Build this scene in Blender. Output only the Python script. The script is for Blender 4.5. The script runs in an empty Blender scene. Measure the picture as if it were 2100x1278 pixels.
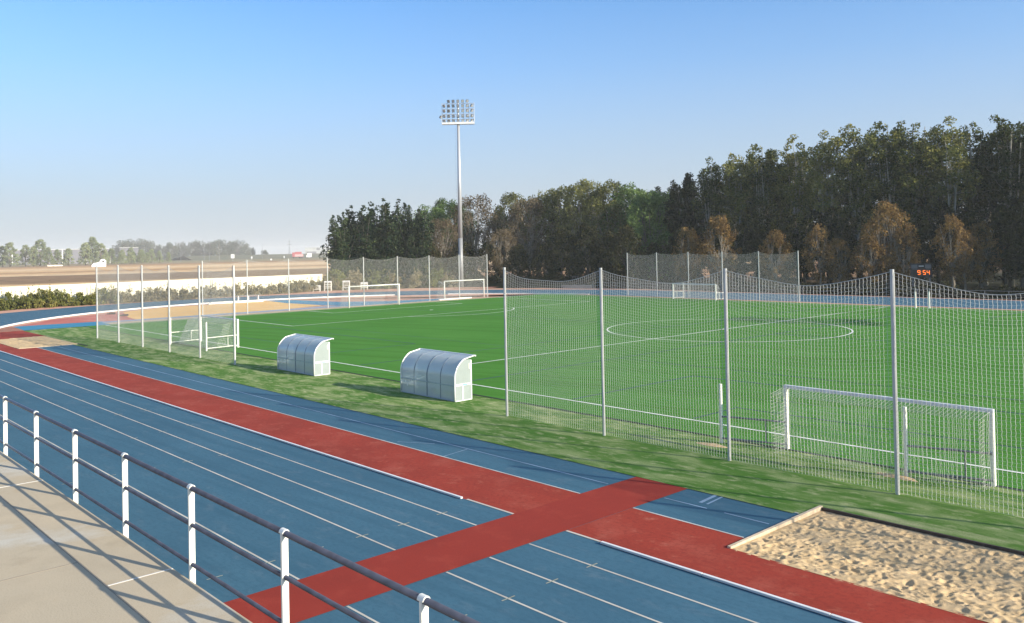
import bpy, math, random
import numpy as np
from mathutils import Vector, Matrix

random.seed(7); rng = np.random.default_rng(7)
SC = bpy.context.scene
COL = SC.collection
rad = math.radians

# ------------------------------------------------------------------ camera
CAM = np.array([85.584, -27.208, 6.598])
cd = bpy.data.cameras.new("camera"); cam = bpy.data.objects.new("camera", cd); COL.objects.link(cam)
yaw, pit, rol = rad(-48.2529), rad(0.8447), rad(-1.0943)
f = np.array([math.sin(yaw)*math.cos(pit), math.cos(yaw)*math.cos(pit), math.sin(pit)])
r_ = np.array([math.cos(yaw), -math.sin(yaw), 0]); u_ = np.cross(r_, f)
rt = math.cos(rol)*r_ + math.sin(rol)*u_; up = -math.sin(rol)*r_ + math.cos(rol)*u_
cam.matrix_world = Matrix(((rt[0], up[0], -f[0], CAM[0]), (rt[1], up[1], -f[1], CAM[1]), (rt[2], up[2], -f[2], CAM[2]), (0, 0, 0, 1)))
cd.sensor_width = 36; cd.lens = 36*1746.49/2100
cd.shift_x = (1050-995.87)/2100; cd.shift_y = -(639-485.78)/2100
cd.clip_start = 0.1; cd.clip_end = 20000
SC.camera = cam

# ------------------------------------------------------------------ light
SUN_EL, SUN_AZ = 21.0, 19.0            # azimuth counted from +X towards +Y
w = bpy.data.worlds.new("World"); SC.world = w; w.use_nodes = True
nt = w.node_tree; bg = nt.nodes["Background"]
sky = nt.nodes.new("ShaderNodeTexSky"); sky.sky_type = 'NISHITA'; sky.sun_disc = False
sky.sun_elevation = rad(SUN_EL); sky.sun_rotation = rad(90-SUN_AZ)
sky.air_density = 1.0; sky.dust_density = 0.8; sky.ozone_density = 4.0; sky.altitude = 300
# pale mist low in the sky; pale colour added overhead to neutralise the fill
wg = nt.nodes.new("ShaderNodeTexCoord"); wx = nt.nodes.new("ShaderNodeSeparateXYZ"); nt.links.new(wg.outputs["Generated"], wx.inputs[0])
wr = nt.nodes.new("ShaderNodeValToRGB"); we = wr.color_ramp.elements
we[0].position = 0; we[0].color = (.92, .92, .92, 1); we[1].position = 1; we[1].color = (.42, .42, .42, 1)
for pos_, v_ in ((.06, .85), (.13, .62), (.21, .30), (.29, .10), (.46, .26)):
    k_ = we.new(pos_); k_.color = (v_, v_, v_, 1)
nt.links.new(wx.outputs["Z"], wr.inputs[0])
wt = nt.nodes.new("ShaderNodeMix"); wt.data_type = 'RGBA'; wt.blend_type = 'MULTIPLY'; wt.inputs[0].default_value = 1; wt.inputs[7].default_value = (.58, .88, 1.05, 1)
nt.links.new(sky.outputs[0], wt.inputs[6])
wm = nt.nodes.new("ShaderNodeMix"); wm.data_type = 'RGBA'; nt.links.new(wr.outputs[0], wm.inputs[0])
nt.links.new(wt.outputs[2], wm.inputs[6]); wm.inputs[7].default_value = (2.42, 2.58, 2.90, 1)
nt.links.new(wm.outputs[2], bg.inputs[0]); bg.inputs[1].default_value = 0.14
sl = bpy.data.lights.new("sun", 'SUN'); sl.energy = 5.0; sl.angle = rad(0.5); sl.color = (1.0, 0.90, 0.72)
so = bpy.data.objects.new("sun", sl); COL.objects.link(so)
sv = Vector((math.cos(rad(SUN_EL))*math.cos(rad(SUN_AZ)), math.cos(rad(SUN_EL))*math.sin(rad(SUN_AZ)), math.sin(rad(SUN_EL))))
so.rotation_euler = sv.to_track_quat('Z', 'Y').to_euler()
SC.view_settings.view_transform = 'Standard'; SC.view_settings.look = 'None'
SC.view_settings.exposure = 0.72; SC.view_settings.gamma = 1.0
SC.cycles.max_bounces = 8; SC.cycles.transparent_max_bounces = 16; SC.cycles.volume_bounces = 1
SC.cycles.sample_clamp_indirect = 6

# ------------------------------------------------------------------ materials
def nodes(name):
    m = bpy.data.materials.new(name); m.use_nodes = True
    return m, m.node_tree, m.node_tree.nodes["Principled BSDF"]
def N(t, typ, **kw):
    n = t.nodes.new(typ)
    for k, v in kw.items():
        if k in n.inputs: n.inputs[k].default_value = v
        else: setattr(n, k, v)
    return n
def c4(c): return (c[0], c[1], c[2], 1)
def plain(name, c, rough=.6, metal=0.0, var=.12, scale=3.0, bump=0.0):
    m, t, b = nodes(name)
    g = N(t, "ShaderNodeTexCoord"); n = N(t, "ShaderNodeTexNoise", Scale=scale, Detail=5.0)
    t.links.new(g.outputs["Object"], n.inputs["Vector"])
    r = N(t, "ShaderNodeValToRGB")
    r.color_ramp.elements[0].position = .3; r.color_ramp.elements[1].position = .7
    r.color_ramp.elements[0].color = c4([x*(1-var) for x in c]); r.color_ramp.elements[1].color = c4([min(1, x*(1+var)) for x in c])
    t.links.new(n.outputs["Fac"], r.inputs[0]); t.links.new(r.outputs[0], b.inputs["Base Color"])
    b.inputs["Roughness"].default_value = rough; b.inputs["Metallic"].default_value = metal
    if bump:
        bp = N(t, "ShaderNodeBump", Strength=bump); t.links.new(n.outputs["Fac"], bp.inputs["Height"]); t.links.new(bp.outputs[0], b.inputs["Normal"])
    return m
def ground(name, base, layers, rough=.9, bump=None, spec=.2, xfade=None):
    """layers: (colour, scale, detail, lo, hi, amount, stretch) mixed over base by world-space noise"""
    m, t, b = nodes(name)
    g = N(t, "ShaderNodeNewGeometry"); cur = None
    for i, ly in enumerate(layers):
        c, sc, det, lo, hi, amt, st = ly[:7]
        mp = N(t, "ShaderNodeMapping", vector_type='TEXTURE'); mp.inputs["Scale"].default_value = [1/x for x in st]
        if len(ly) > 7: mp.inputs["Rotation"].default_value = (0, 0, rad(ly[7]))
        mp.inputs["Location"].default_value = (i*13.7, i*5.1, 0)
        t.links.new(g.outputs["Position"], mp.inputs["Vector"])
        n = N(t, "ShaderNodeTexNoise", Scale=sc, Detail=det, Roughness=.6); t.links.new(mp.outputs[0], n.inputs["Vector"])
        mr = N(t, "ShaderNodeMapRange"); mr.inputs[1].default_value = lo; mr.inputs[2].default_value = hi; mr.inputs[4].default_value = amt
        t.links.new(n.outputs["Fac"], mr.inputs[0])
        fac = mr.outputs[0]
        if xfade and i in (1, 2):
            sx = N(t, "ShaderNodeSeparateXYZ"); t.links.new(g.outputs["Position"], sx.inputs[0])
            m2 = N(t, "ShaderNodeMapRange")
            for q, v_ in zip((1, 2, 3, 4), xfade): m2.inputs[q].default_value = v_
            t.links.new(sx.outputs["X"], m2.inputs[0])
            mu = N(t, "ShaderNodeMath", operation='MULTIPLY'); t.links.new(fac, mu.inputs[0]); t.links.new(m2.outputs[0], mu.inputs[1]); fac = mu.outputs[0]
        mx = N(t, "ShaderNodeMix", data_type='RGBA')
        t.links.new(fac, mx.inputs[0]); mx.inputs[7].default_value = c4(c)
        if cur is None: mx.inputs[6].default_value = c4(base)
        else: t.links.new(cur, mx.inputs[6])
        cur = mx.outputs[2]
    t.links.new(cur, b.inputs["Base Color"]); b.inputs["Roughness"].default_value = rough
    b.inputs["Specular IOR Level"].default_value = spec
    if bump:
        n = N(t, "ShaderNodeTexNoise", Scale=bump[0], Detail=3.0); t.links.new(g.outputs["Position"], n.inputs["Vector"])
        bp = N(t, "ShaderNodeBump", Strength=bump[1], Distance=bump[2]); t.links.new(n.outputs["Fac"], bp.inputs["Height"]); t.links.new(bp.outputs[0], b.inputs["Normal"])
    return m
def leafmat(name, c1, c2, c3, patch=.35, trans=.25, ov=.35):
    m, t, b = nodes(name)
    g = N(t, "ShaderNodeNewGeometry"); oi = N(t, "ShaderNodeObjectInfo"); tc = N(t, "ShaderNodeTexCoord")
    n = N(t, "ShaderNodeTexNoise", Scale=patch, Detail=3.0); t.links.new(tc.outputs["Object"], n.inputs["Vector"])
    a = N(t, "ShaderNodeMath", operation='ADD'); t.links.new(n.outputs["Fac"], a.inputs[0])
    s1 = N(t, "ShaderNodeMath", operation='MULTIPLY_ADD'); t.links.new(g.outputs["Random Per Island"], s1.inputs[0]); s1.inputs[1].default_value = .5; s1.inputs[2].default_value = -.25
    t.links.new(s1.outputs[0], a.inputs[1])
    a2 = N(t, "ShaderNodeMath", operation='MULTIPLY_ADD'); t.links.new(oi.outputs["Random"], a2.inputs[0]); a2.inputs[1].default_value = ov; t.links.new(a.outputs[0], a2.inputs[2])
    s2 = N(t, "ShaderNodeMath", operation='ADD'); t.links.new(a2.outputs[0], s2.inputs[0]); s2.inputs[1].default_value = -ov/2
    r = N(t, "ShaderNodeValToRGB"); e = r.color_ramp.elements
    e[0].position = .2; e[0].color = c4(c1); e[1].position = .85; e[1].color = c4(c3); x = e.new(.5); x.color = c4(c2)
    t.links.new(s2.outputs[0], r.inputs[0]); t.links.new(r.outputs[0], b.inputs["Base Color"])
    b.inputs["Roughness"].default_value = .8; b.inputs["Specular IOR Level"].default_value = .04
    tr = N(t, "ShaderNodeBsdfTranslucent"); t.links.new(r.outputs[0], tr.inputs[0])
    mx = N(t, "ShaderNodeMixShader"); mx.inputs[0].default_value = trans
    t.links.new(b.outputs[0], mx.inputs[1]); t.links.new(tr.outputs[0], mx.inputs[2])
    t.links.new(mx.outputs[0], t.nodes["Material Output"].inputs[0])
    return m
def emis(name, c, s):
    m, t, b = nodes(name); b.inputs["Base Color"].default_value = c4(c)
    b.inputs["Emission Color"].default_value = c4(c); b.inputs["Emission Strength"].default_value = s
    return m
I1 = (1, 1, 1)
M = {}
M['turf'] = ground("pitch turf", (.068, .215, .034), [((.090, .250, .046), .12, 3, .4, .65, .8, I1), ((.046, .150, .016), .45, 4, .46, .7, .7, (.06, 1.8, 1), 17), ((.085, .225, .03), 6, 4, .45, .65, .6, I1), ((.050, .155, .016), 1.1, 3, .52, .66, .45, (.03, 1.2, 1), 17), ((.045, .14, .016), 40, 2, .5, .7, .7, I1)], bump=(60, .5, .02), spec=.05)
VL = [((.115, .205, .045), .35, 4, .42, .6, .8, I1), ((.31, .36, .16), .9, 7, .46, .62, .85, (.6, 1.5, 1)), ((.45, .45, .25), 2.6, 8, .53, .69, .85, (.7, 1.4, 1)), ((.05, .125, .02), 30, 3, .5, .7, .6, I1)]
M['verge'] = ground("verge turf", (.072, .172, .028), VL, bump=(50, .5, .02), spec=.05, xfade=(54, 72, 1.0, .72))
M['vergesand'] = ground("sandy verge turf", (.072, .172, .028), VL[:2]+[((.44, .43, .24), 1.0, 8, .45, .62, .8, (.4, 2.0, 1)), VL[3]], bump=(50, .5, .02), spec=.05)
M['blue'] = ground("blue track rubber", (.056, .136, .197), [((.068, .160, .226), .25, 5, .4, .65, .9, I1), ((.043, .112, .166), 1.5, 5, .48, .7, .7, (.12, 1.8, 1), 6), ((.12, .185, .235), 2.2, 8, .55, .73, .6, (.5, 1, 1)), ((.036, .095, .145), .6, 6, .53, .70, .55, (.06, 1.2, 1)), ((.040, .105, .158), 9, 7, .47, .65, .55, (.7, 1.3, 1)), ((.026, .08, .13), 60, 3, .48, .72, .65, I1)], rough=.9, bump=(90, .5, .006), spec=.08)
M['blue2'] = ground("bright blue rubber", (.035, .205, .33), [((.045, .24, .37), .4, 5, .4, .65, .8, I1)], rough=.8)
M['red'] = ground("red runway rubber", (.325, .050, .032), [((.26, .042, .028), .35, 5, .45, .65, .9, I1), ((.40, .095, .065), .8, 7, .50, .70, .75, I1), ((.50, .19, .13), 2.2, 8, .58, .75, .6, I1), ((.25, .04, .027), 1.2, 6, .55, .72, .5, (.1, 1.4, 1)), ((.20, .034, .024), 9, 7, .48, .66, .55, I1), ((.18, .03, .022), 60, 3, .48, .72, .6, I1)], rough=.9, bump=(90, .5, .006), spec=.08)
M['red2'] = ground("dark red runway rubber", (.285, .040, .028), [((.24, .036, .026), .5, 5, .45, .65, .8, I1), ((.36, .062, .042), 1.5, 7, .52, .72, .6, I1), ((.17, .028, .022), 60, 3, .48, .72, .6, I1)], rough=.9, bump=(90, .5, .006), spec=.08)
M['clay'] = ground("pink clay", (.52, .27, .19), [((.60, .36, .25), .2, 5, .4, .65, .9, (1, 1, 1)), ((.48, .20, .15), .12, 5, .48, .68, .7, (1, .4, 1))])
M['redclay'] = ground("faded red rubber", (.46, .13, .10), [((.55, .24, .18), .25, 5, .42, .65, .9, (.5, 1, 1)), ((.40, .10, .08), .5, 5, .5, .7, .6, I1)])
M['brownclay'] = ground("brown clay", (.30, .13, .08), [((.40, .20, .13), .5, 5, .4, .65, .8, I1)])
M['yellow'] = ground("yellow sand surface", (.76, .44, .14), [((.80, .50, .19), .3, 6, .4, .65, .8, I1), ((.68, .39, .12), 1.5, 5, .5, .7, .6, I1)])
M['beige'] = ground("beige strip", (.45, .36, .24), [((.52, .42, .3), .5, 5, .4, .65, .8, I1)])
M['sand'] = ground("sand", (.545, .395, .22), [((.60, .445, .265), 2, 5, .4, .65, .8, I1), ((.46, .31, .17), 9, 5, .5, .7, .6, I1)], bump=(70, .6, .02))
M['paint'] = plain("white line paint", (.80, .80, .75), .7, var=.12, scale=2)
M['lanepaint'] = plain("lane line paint", (.52, .49, .425), .7, var=.2, scale=1.2)
M['oldpaint'] = plain("worn line paint", (.50, .50, .47), .7, var=.3, scale=1.2)
M['palepaint'] = plain("faint blue grey paint", (.20, .30, .42), .7, var=.3, scale=1.2)
M['bluepaint'] = plain("dark blue line", (.018, .05, .075), .8, var=.3, scale=1)
M['tickpaint'] = plain("tan tick paint", (.30, .31, .24), .7, var=.25, scale=4)
M['seam'] = plain("dark turf seam", (.008, .022, .007), .9)
M['conc'] = ground("terrace concrete", (.475, .40, .29), [((.52, .43, .305), .5, 6, .4, .62, .9, I1), ((.43, .36, .26), .8, 7, .50, .66, .8, I1), ((.54, .51, .44), .7, 8, .53, .64, .85, (1, .6, 1)), ((.28, .23, .16), .55, 8, .56, .70, .75, I1), ((.40, .29, .17), 1.6, 7, .6, .74, .5, I1), ((.32, .26, .18), 60, 3, .5, .75, .5, I1)], rough=.9, bump=(40, .25, .01), spec=.08)
M['joint'] = plain("joint mortar", (.62, .60, .56), .8)
M['jointdark'] = plain("dark joint", (.27, .23, .18), .9)
M['whitepaint'] = plain("white enamel", (.80, .78, .70), .4, var=.05)
M['railblue'] = plain("dark navy rail", (.055, .060, .085), .32, var=.35, scale=6)
M['galv'] = plain("galvanised steel", (.50, .50, .49), .5, .15, var=.1)
M['alu'] = plain("white aluminium", (.82, .82, .82), .35, .1, var=.05)
M['cord'] = plain("white net cord", (.62, .62, .59), .8, var=.05)
M['kerb'] = plain("kerb aluminium", (.78, .78, .76), .4, .1, var=.08, scale=2)
M['wood'] = plain("bleached board", (.55, .44, .31), .8, var=.25, scale=6)
M['darkwood'] = plain("dark board", (.06, .045, .035), .85, var=.3, scale=5)
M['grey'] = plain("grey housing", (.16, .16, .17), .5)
M['darkgrey'] = plain("dark housing", (.03, .03, .033), .5)
M['glass'] = plain("lamp glass", (.50, .52, .54), .2, .3)
M['black'] = plain("black sheet", (.012, .013, .015), .5)
M['panelgrey'] = plain("grey panel", (.10, .11, .12), .5)
M['wall'] = plain("cream rendered wall", (.78, .73, .56), .85, var=.06, scale=.6)
M['steelgrey'] = plain("light pole steel", (.50, .51, .53), .42, .35, var=.06, scale=.3)
M['steeldark'] = plain("pole base coat", (.27, .28, .29), .5, .2, var=.08)
M['plastic'] = plain("white plastic", (.80, .80, .80), .4, var=.04)
M['blogo'] = plain("blue sticker", (.15, .42, .75), .4)
M['orange'] = emis("orange digits", (1.0, .20, .02), .85)
M['redpaint'] = plain("red paint", (.42, .09, .10), .5)
M['pinkpaint'] = plain("pale pink tarpaulin", (.70, .38, .38), .6)
M['shed'] = plain("pale shed cladding", (.45, .46, .46), .6, var=.06, scale=.05)
M['shedgrey'] = plain("grey shed cladding", (.15, .15, .18), .6, var=.08, scale=.05)
M['yelgreen'] = plain("yellow green cladding", (.50, .52, .25), .6)
M['bark'] = plain("grey bark", (.14, .12, .10), .9, var=.3, scale=2)
M['palebark'] = plain("pale bark", (.27, .235, .19), .85, var=.25, scale=2)
M['stembark'] = plain("pale grey stem bark", (.36, .33, .28), .9, var=.25, scale=1)
M['stone'] = plain("pale stone", (.42, .42, .40), .9, var=.2)
M['peach'] = plain("faded pink mat cover", (.50, .34, .27), .8, var=.2, scale=1)
L = {}
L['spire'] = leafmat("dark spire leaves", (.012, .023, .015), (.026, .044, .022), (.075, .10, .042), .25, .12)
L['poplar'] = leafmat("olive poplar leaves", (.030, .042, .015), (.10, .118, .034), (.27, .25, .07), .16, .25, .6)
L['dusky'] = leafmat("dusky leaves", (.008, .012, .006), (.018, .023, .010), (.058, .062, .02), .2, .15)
L['broad'] = leafmat("green leaves", (.04, .075, .026), (.095, .16, .048), (.20, .28, .085), .22, .25)
L['olive'] = leafmat("olive brown leaves", (.062, .066, .024), (.135, .145, .046), (.26, .25, .085), .22, .25)
L['bare'] = leafmat("brown leaves", (.065, .05, .03), (.13, .098, .058), (.22, .168, .10), .3, .2)
L['rust'] = leafmat("rust leaves", (.085, .05, .02), (.20, .12, .045), (.34, .225, .085), .4, .25)
L['shrub'] = leafmat("brown green shrub leaves", (.014, .018, .009), (.034, .035, .015), (.085, .073, .028), .35, .15)
L['hedge'] = leafmat("hedge leaves", (.08, .10, .026), (.16, .17, .045), (.27, .245, .075), .6, .25)
L['hedgebrown'] = leafmat("dry hedge leaves", (.15, .13, .065), (.25, .21, .11), (.36, .30, .17), .6, .25)
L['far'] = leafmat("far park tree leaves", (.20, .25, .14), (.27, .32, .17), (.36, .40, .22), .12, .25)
L['fardark'] = leafmat("far wood leaves", (.04, .055, .035), (.06, .08, .05), (.08, .10, .06), .06, .15)

# ------------------------------------------------------------------ mesh helpers
class MB:
    def __init__(s): s.v = []; s.f = []; s.m = []
    def add(s, vs, fs, mi=0):
        b = len(s.v); s.v += [tuple(map(float, x)) for x in vs]; s.f += [tuple(i+b for i in q) for q in fs]; s.m += [mi]*len(fs); return s
    def box(s, x0, y0, z0, x1, y1, z1, mi=0):
        return s.add([(x0, y0, z0), (x1, y0, z0), (x1, y1, z0), (x0, y1, z0), (x0, y0, z1), (x1, y0, z1), (x1, y1, z1), (x0, y1, z1)],
                     [(0, 3, 2, 1), (4, 5, 6, 7), (0, 1, 5, 4), (1, 2, 6, 5), (2, 3, 7, 6), (3, 0, 4, 7)], mi)
    def poly(s, pts, z, mi=0): return s.add([(x, y, z) for x, y in pts], [tuple(range(len(pts)))], mi)
    def prism(s, pts, z0, z1, mi=0):
        n = len(pts)
        return s.add([(x, y, z0) for x, y in pts]+[(x, y, z1) for x, y in pts],
                     [tuple(range(n-1, -1, -1)), tuple(range(n, 2*n))]+[(i, (i+1) % n, n+(i+1) % n, n+i) for i in range(n)], mi)
    def tube(s, pts, rs, n=8, mi=0, caps=True):
        pts = [np.array(q, float) for q in pts]
        if not hasattr(rs, '__len__'): rs = [rs]*len(pts)
        vs = []; k = len(pts)
        for i, q in enumerate(pts):
            d = pts[min(i+1, k-1)]-pts[max(i-1, 0)]; d = d/(np.linalg.norm(d)+1e-9)
            a = np.cross(d, (0, 0, 1) if abs(d[2]) < .9 else (1, 0, 0)); a /= np.linalg.norm(a); b = np.cross(d, a)
            vs += [q+rs[i]*(math.cos(2*math.pi*j/n)*a+math.sin(2*math.pi*j/n)*b) for j in range(n)]
        fs = [(i*n+j, i*n+(j+1) % n, (i+1)*n+(j+1) % n, (i+1)*n+j) for i in range(k-1) for j in range(n)]
        if caps: fs += [tuple(range(n-1, -1, -1)), tuple(range((k-1)*n, k*n))]
        return s.add(vs, fs, mi)
    def mesh(s, name, mats, smooth=False):
        me = bpy.data.meshes.new(name); me.from_pydata(s.v, [], s.f)
        for m in (mats if isinstance(mats, (list, tuple)) else [mats]): me.materials.append(m)
        if any(s.m): me.polygons.foreach_set("material_index", s.m)
        if smooth: me.polygons.foreach_set("use_smooth", [True]*len(s.f))
        me.update(); return me
    def obj(s, name, mats, parent=None, smooth=False, loc=None):
        return link(name, s.mesh(name, mats, smooth), parent, loc)
def link(name, me, parent=None, loc=None):
    o = bpy.data.objects.new(name, me); COL.objects.link(o)
    if parent: o.parent = parent
    if loc is not None: o.location = loc
    return o
def tag(o, label, cat, group=None, kind=None):
    if label: o['label'] = label
    if cat: o['category'] = cat
    if group: o['group'] = group
    if kind: o['kind'] = kind
    return o
def thing(name, label, cat, loc=(0, 0, 0), rz=0.0, group=None):
    o = bpy.data.objects.new(name, None); COL.objects.link(o); o.location = loc; o.rotation_euler = (0, 0, rz)
    o.empty_display_size = .2
    return tag(o, label, cat, group)
def dup(root, loc, rz=0.0, label=None, scale=None):
    c = root.copy(); COL.objects.link(c); c.location = loc; c.rotation_euler = (0, 0, rz)
    if scale: c.scale = scale
    if label: c['label'] = label
    for ch in root.children:
        k = ch.copy(); COL.objects.link(k); k.parent = c
        for g in ch.children:
            q = g.copy(); COL.objects.link(q); q.parent = k
    return c
def surf(name, mb, m): return tag(mb.obj(name, m), None, None, kind='structure')
def rect(x0, y0, x1, y1): return [(x0, y0), (x1, y0), (x1, y1), (x0, y1)]

# ------------------------------------------------------------------ ground
XC, YC, RI, RO = 13.0, 25.25, 37.9, 51.0        # the bend of the running track
ZT = -.30
def terrain():
    m, t, b = nodes("dry fields")
    g = N(t, "ShaderNodeNewGeometry")
    mp = N(t, "ShaderNodeVectorMath", operation='SUBTRACT'); mp.inputs[1].default_value = (85.6, -27.2, 0); t.links.new(g.outputs["Position"], mp.inputs[0])
    dt = N(t, "ShaderNodeVectorMath", operation='DOT_PRODUCT'); dt.inputs[1].default_value = (-.9618, .274, 0); t.links.new(mp.outputs[0], dt.inputs[0])
    n = N(t, "ShaderNodeTexNoise", Scale=.012, Detail=8.0, Roughness=.65); t.links.new(g.outputs["Position"], n.inputs["Vector"])
    ma = N(t, "ShaderNodeMath", operation='MULTIPLY_ADD'); t.links.new(n.outputs["Fac"], ma.inputs[0]); ma.inputs[1].default_value = 70; ma.inputs[2].default_value = -35
    ad = N(t, "ShaderNodeMath", operation='ADD'); t.links.new(dt.outputs["Value"], ad.inputs[0]); t.links.new(ma.outputs[0], ad.inputs[1])
    dv = N(t, "ShaderNodeMath", operation='DIVIDE'); t.links.new(ad.outputs[0], dv.inputs[0]); dv.inputs[1].default_value = 1400
    r = N(t, "ShaderNodeValToRGB"); e = r.color_ramp.elements
    straw = (.60, .39, .20); pale = (.68, .49, .29); plow = (.25, .16, .09); redd = (.37, .215, .12); dull = (.30, .235, .14)
    stops = [(0, (.03, .028, .016)), (105, (.03, .03, .016)), (150, redd), (228, redd), (234, pale), (258, straw), (264, plow), (362, plow), (376, pale), (420, straw), (440, redd), (480, straw), (560, pale), (600, straw), (720, redd), (790, dull), (1050, (.22, .19, .10)), (1400, (.10, .10, .06))]
    e[0].position = 0; e[0].color = c4(stops[0][1]); e[1].position = 1; e[1].color = c4(stops[-1][1])
    for d, c in stops[1:-1]:
        x = e.new(d/1400); x.color = c4(c)
    t.links.new(dv.outputs[0], r.inputs[0])
    n2 = N(t, "ShaderNodeTexNoise", Scale=.15, Detail=8.0, Roughness=.7); t.links.new(g.outputs["Position"], n2.inputs["Vector"])
    mr = N(t, "ShaderNodeMapRange"); mr.inputs[1].default_value = .3; mr.inputs[2].default_value = .7; mr.inputs[3].default_value = .6; mr.inputs[4].default_value = 1.35
    t.links.new(n2.outputs["Fac"], mr.inputs[0])
    mx = N(t, "ShaderNodeMix", data_type='RGBA', blend_type='MULTIPLY'); mx.inputs[0].default_value = 1
    t.links.new(r.outputs[0], mx.inputs[6]); t.links.new(mr.outputs[0], mx.inputs[7])
    t.links.new(mx.outputs[2], b.inputs["Base Color"]); b.inputs["Roughness"].default_value = 1; b.inputs["Specular IOR Level"].default_value = .05
    surf("ground", MB().poly(rect(-4200, -2500, 2500, 4200), ZT), m)
terrain()
def arc(R, a0, a1, n=64): return [(XC+R*math.cos(rad(a)), YC+R*math.sin(rad(a))) for a in np.linspace(a0, a1, n)]
def annulus(mb, R0, R1, a0, a1, z, n=72):
    A = arc(R0, a0, a1, n); B = arc(R1, a0, a1, n)
    for i in range(n-1): mb.poly([A[i], A[i+1], B[i+1], B[i]], z)
    return mb
XE = 118
t = MB(); annulus(t, RI, RO, 90, 270, 0)
t.poly(rect(XC, YC+RI, XE, YC+RO), 0); t.poly(rect(XC, YC-RO, XE, -12.65), 0)
t.poly(rect(16.6, -12.65, 75.1, -7.7), 0)
surf("running_track", t, M['blue'])
t = MB(); annulus(t, RO, 55.2, 88, 262, 0); t.poly(rect(XC, YC+RO, XE, YC+RO+1.0), 0)
t.poly([(-23, 71), (-24, 73.5), (-31, 67), (-38, 58), (-43, 48), (-41.5, 40), (-36, 50), (-30.5, 60)], .004)
surf("clay_path", t, M['clay'])
dz = [(x, y) for x, y in arc(RI, 100, 249, 60)]
t = MB().poly([(-.4, 62.0), (6.4, 62.6)]+dz+[(-.4, -10.2)], -.004); t.poly(rect(-.4, 62.0, XE, 63.15), 0)
t.poly([(-.4, -12.65), (-.4, -10.2), (-.55, -10.1)], -.004)
surf("clay_infield", t, M['clay'])
surf("red_infield", MB().poly([(-6.6, -6.0), (-1, -6.6), (-1, 5), (-8.5, 8.0), (-17.5, 7.0), (-13, -1.3)], .004), M['redclay'])
surf("brown_infield", MB().poly([(-7.2, -7.2), (-.4, -12.2), (-.4, -6.9), (-4.6, -6.3)], .008), M['brownclay'])
surf("sandy_infield", MB().poly([(-4.8, 4.6), (-9, 5.2), (-18.3, 7.8), (-21.6, 14), (-22.9, 24.5), (-22.6, 29.2), (-16.4, 27.9), (-7.7, 28.4), (-4.9, 22), (-4.7, 8)], .008), M['yellow'])
t = MB().poly([(-6.2, -6.6), (-.4, -6.95), (-.4, .6), (-5.4, 1.4)], .012)
t.poly([(-24.3, 29.2), (-22, 31.8), (-12, 33.5), (-7, 38), (-5.2, 47), (-2.6, 47), (-2.6, 29), (-7.7, 28.5), (-16, 28.0)], .012)
surf("blue_runway", t, M['blue2'])
surf("grey_blue_path", MB().poly([(-4.8, .9), (-3.1, .9), (-2.9, 26), (-2.6, 29.0), (-5, 28.2), (-4.7, 8)], .016), plain("grey blue rubber", (.22, .30, .42), .85))
surf("beige_path", MB().poly([(-2.95, .7), (-.6, .7), (-.7, 55), (-2.4, 47), (-2.5, 26)], .014), M['beige'])
# verge turf (cut round both sand pits)
t = MB()
t.poly(rect(-.4, -6.8, XE, 62.0), 0); t.poly(rect(-.4, -7.1, 7.4, -6.8), 0)
t.poly(rect(16.6, -7.7, 75.1, -6.8), 0); t.poly(rect(88, -7.7, XE, -6.8), 0)
t.poly(rect(7.4, -7.25, 16.6, -6.8), 0)
surf("grass_verge", t, M['verge'])
t = MB(); tb = MB(); ex = np.arange(16.6, 75.1, .22); ey = -7.72+np.cumsum(rng.normal(0, .012, len(ex)))*.25+rng.normal(0, .016, len(ex))
ey = np.clip(ey, -7.79, -7.66)
for i in range(len(ex)-1):
    t.poly([(ex[i], ey[i]), (ex[i+1], ey[i+1]), (ex[i+1], -7.60), (ex[i], -7.60)], .016)
surf("grass_edge", t, M['verge'])
surf("sandy_grass", MB().poly(rect(75.6, -6.86, 87.0, -6.30), .004), M['vergesand'])
surf("football_pitch", MB().poly(rect(-.7, -1.75, 100, 61.8), .006), M['turf'])
surf("turf_seam", MB().poly(rect(-.7, -1.93, 100, -1.76), .010), M['seam'])
t = MB()
t.poly(rect(16.6, -12.65, 70.1, -10.17), .004); t.poly(rect(71.85, -12.65, 75.1, -10.17), .004)
t.poly(rect(75.1, -12.65, XE, -10.96), .004)
t.poly(rect(-.4, -12.65, 16.6, -11.35), .004); t.poly(rect(-.4, -11.35, 7.35, -7.1), .004)
surf("red_runway", t, M['red'])
surf("red_cross_runway", MB().poly(rect(70.1, -23.36, 71.85, -7.72), .010), M['red2'])
# --- painted lines
W, H2 = 96.4, 31.1
def strip(mb, a, b, wd, z):
    a = np.array(a, float); b = np.array(b, float); d = b-a; n = np.array([-d[1], d[0]])/np.hypot(*d)*wd/2
    mb.poly([a-n, b-n, b+n, a+n], z); return mb
def ring(mb, cx, cy, R, a0, a1, wd, z, n=64):
    A = [(cx+(R-wd/2)*math.cos(a), cy+(R-wd/2)*math.sin(a)) for a in np.linspace(rad(a0), rad(a1), n)]
    B = [(cx+(R+wd/2)*math.cos(a), cy+(R+wd/2)*math.sin(a)) for a in np.linspace(rad(a0), rad(a1), n)]
    for i in range(n-1): mb.poly([A[i], A[i+1], B[i+1], B[i]], z)
YF = 60.6; lw = .12; z = .014
t = MB()
strip(t, (0, 0), (W, 0), lw, z); strip(t, (0, YF), (W, YF), lw, z); strip(t, (W/2, .06), (W/2, YF-.06), lw, z+.002)
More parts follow.
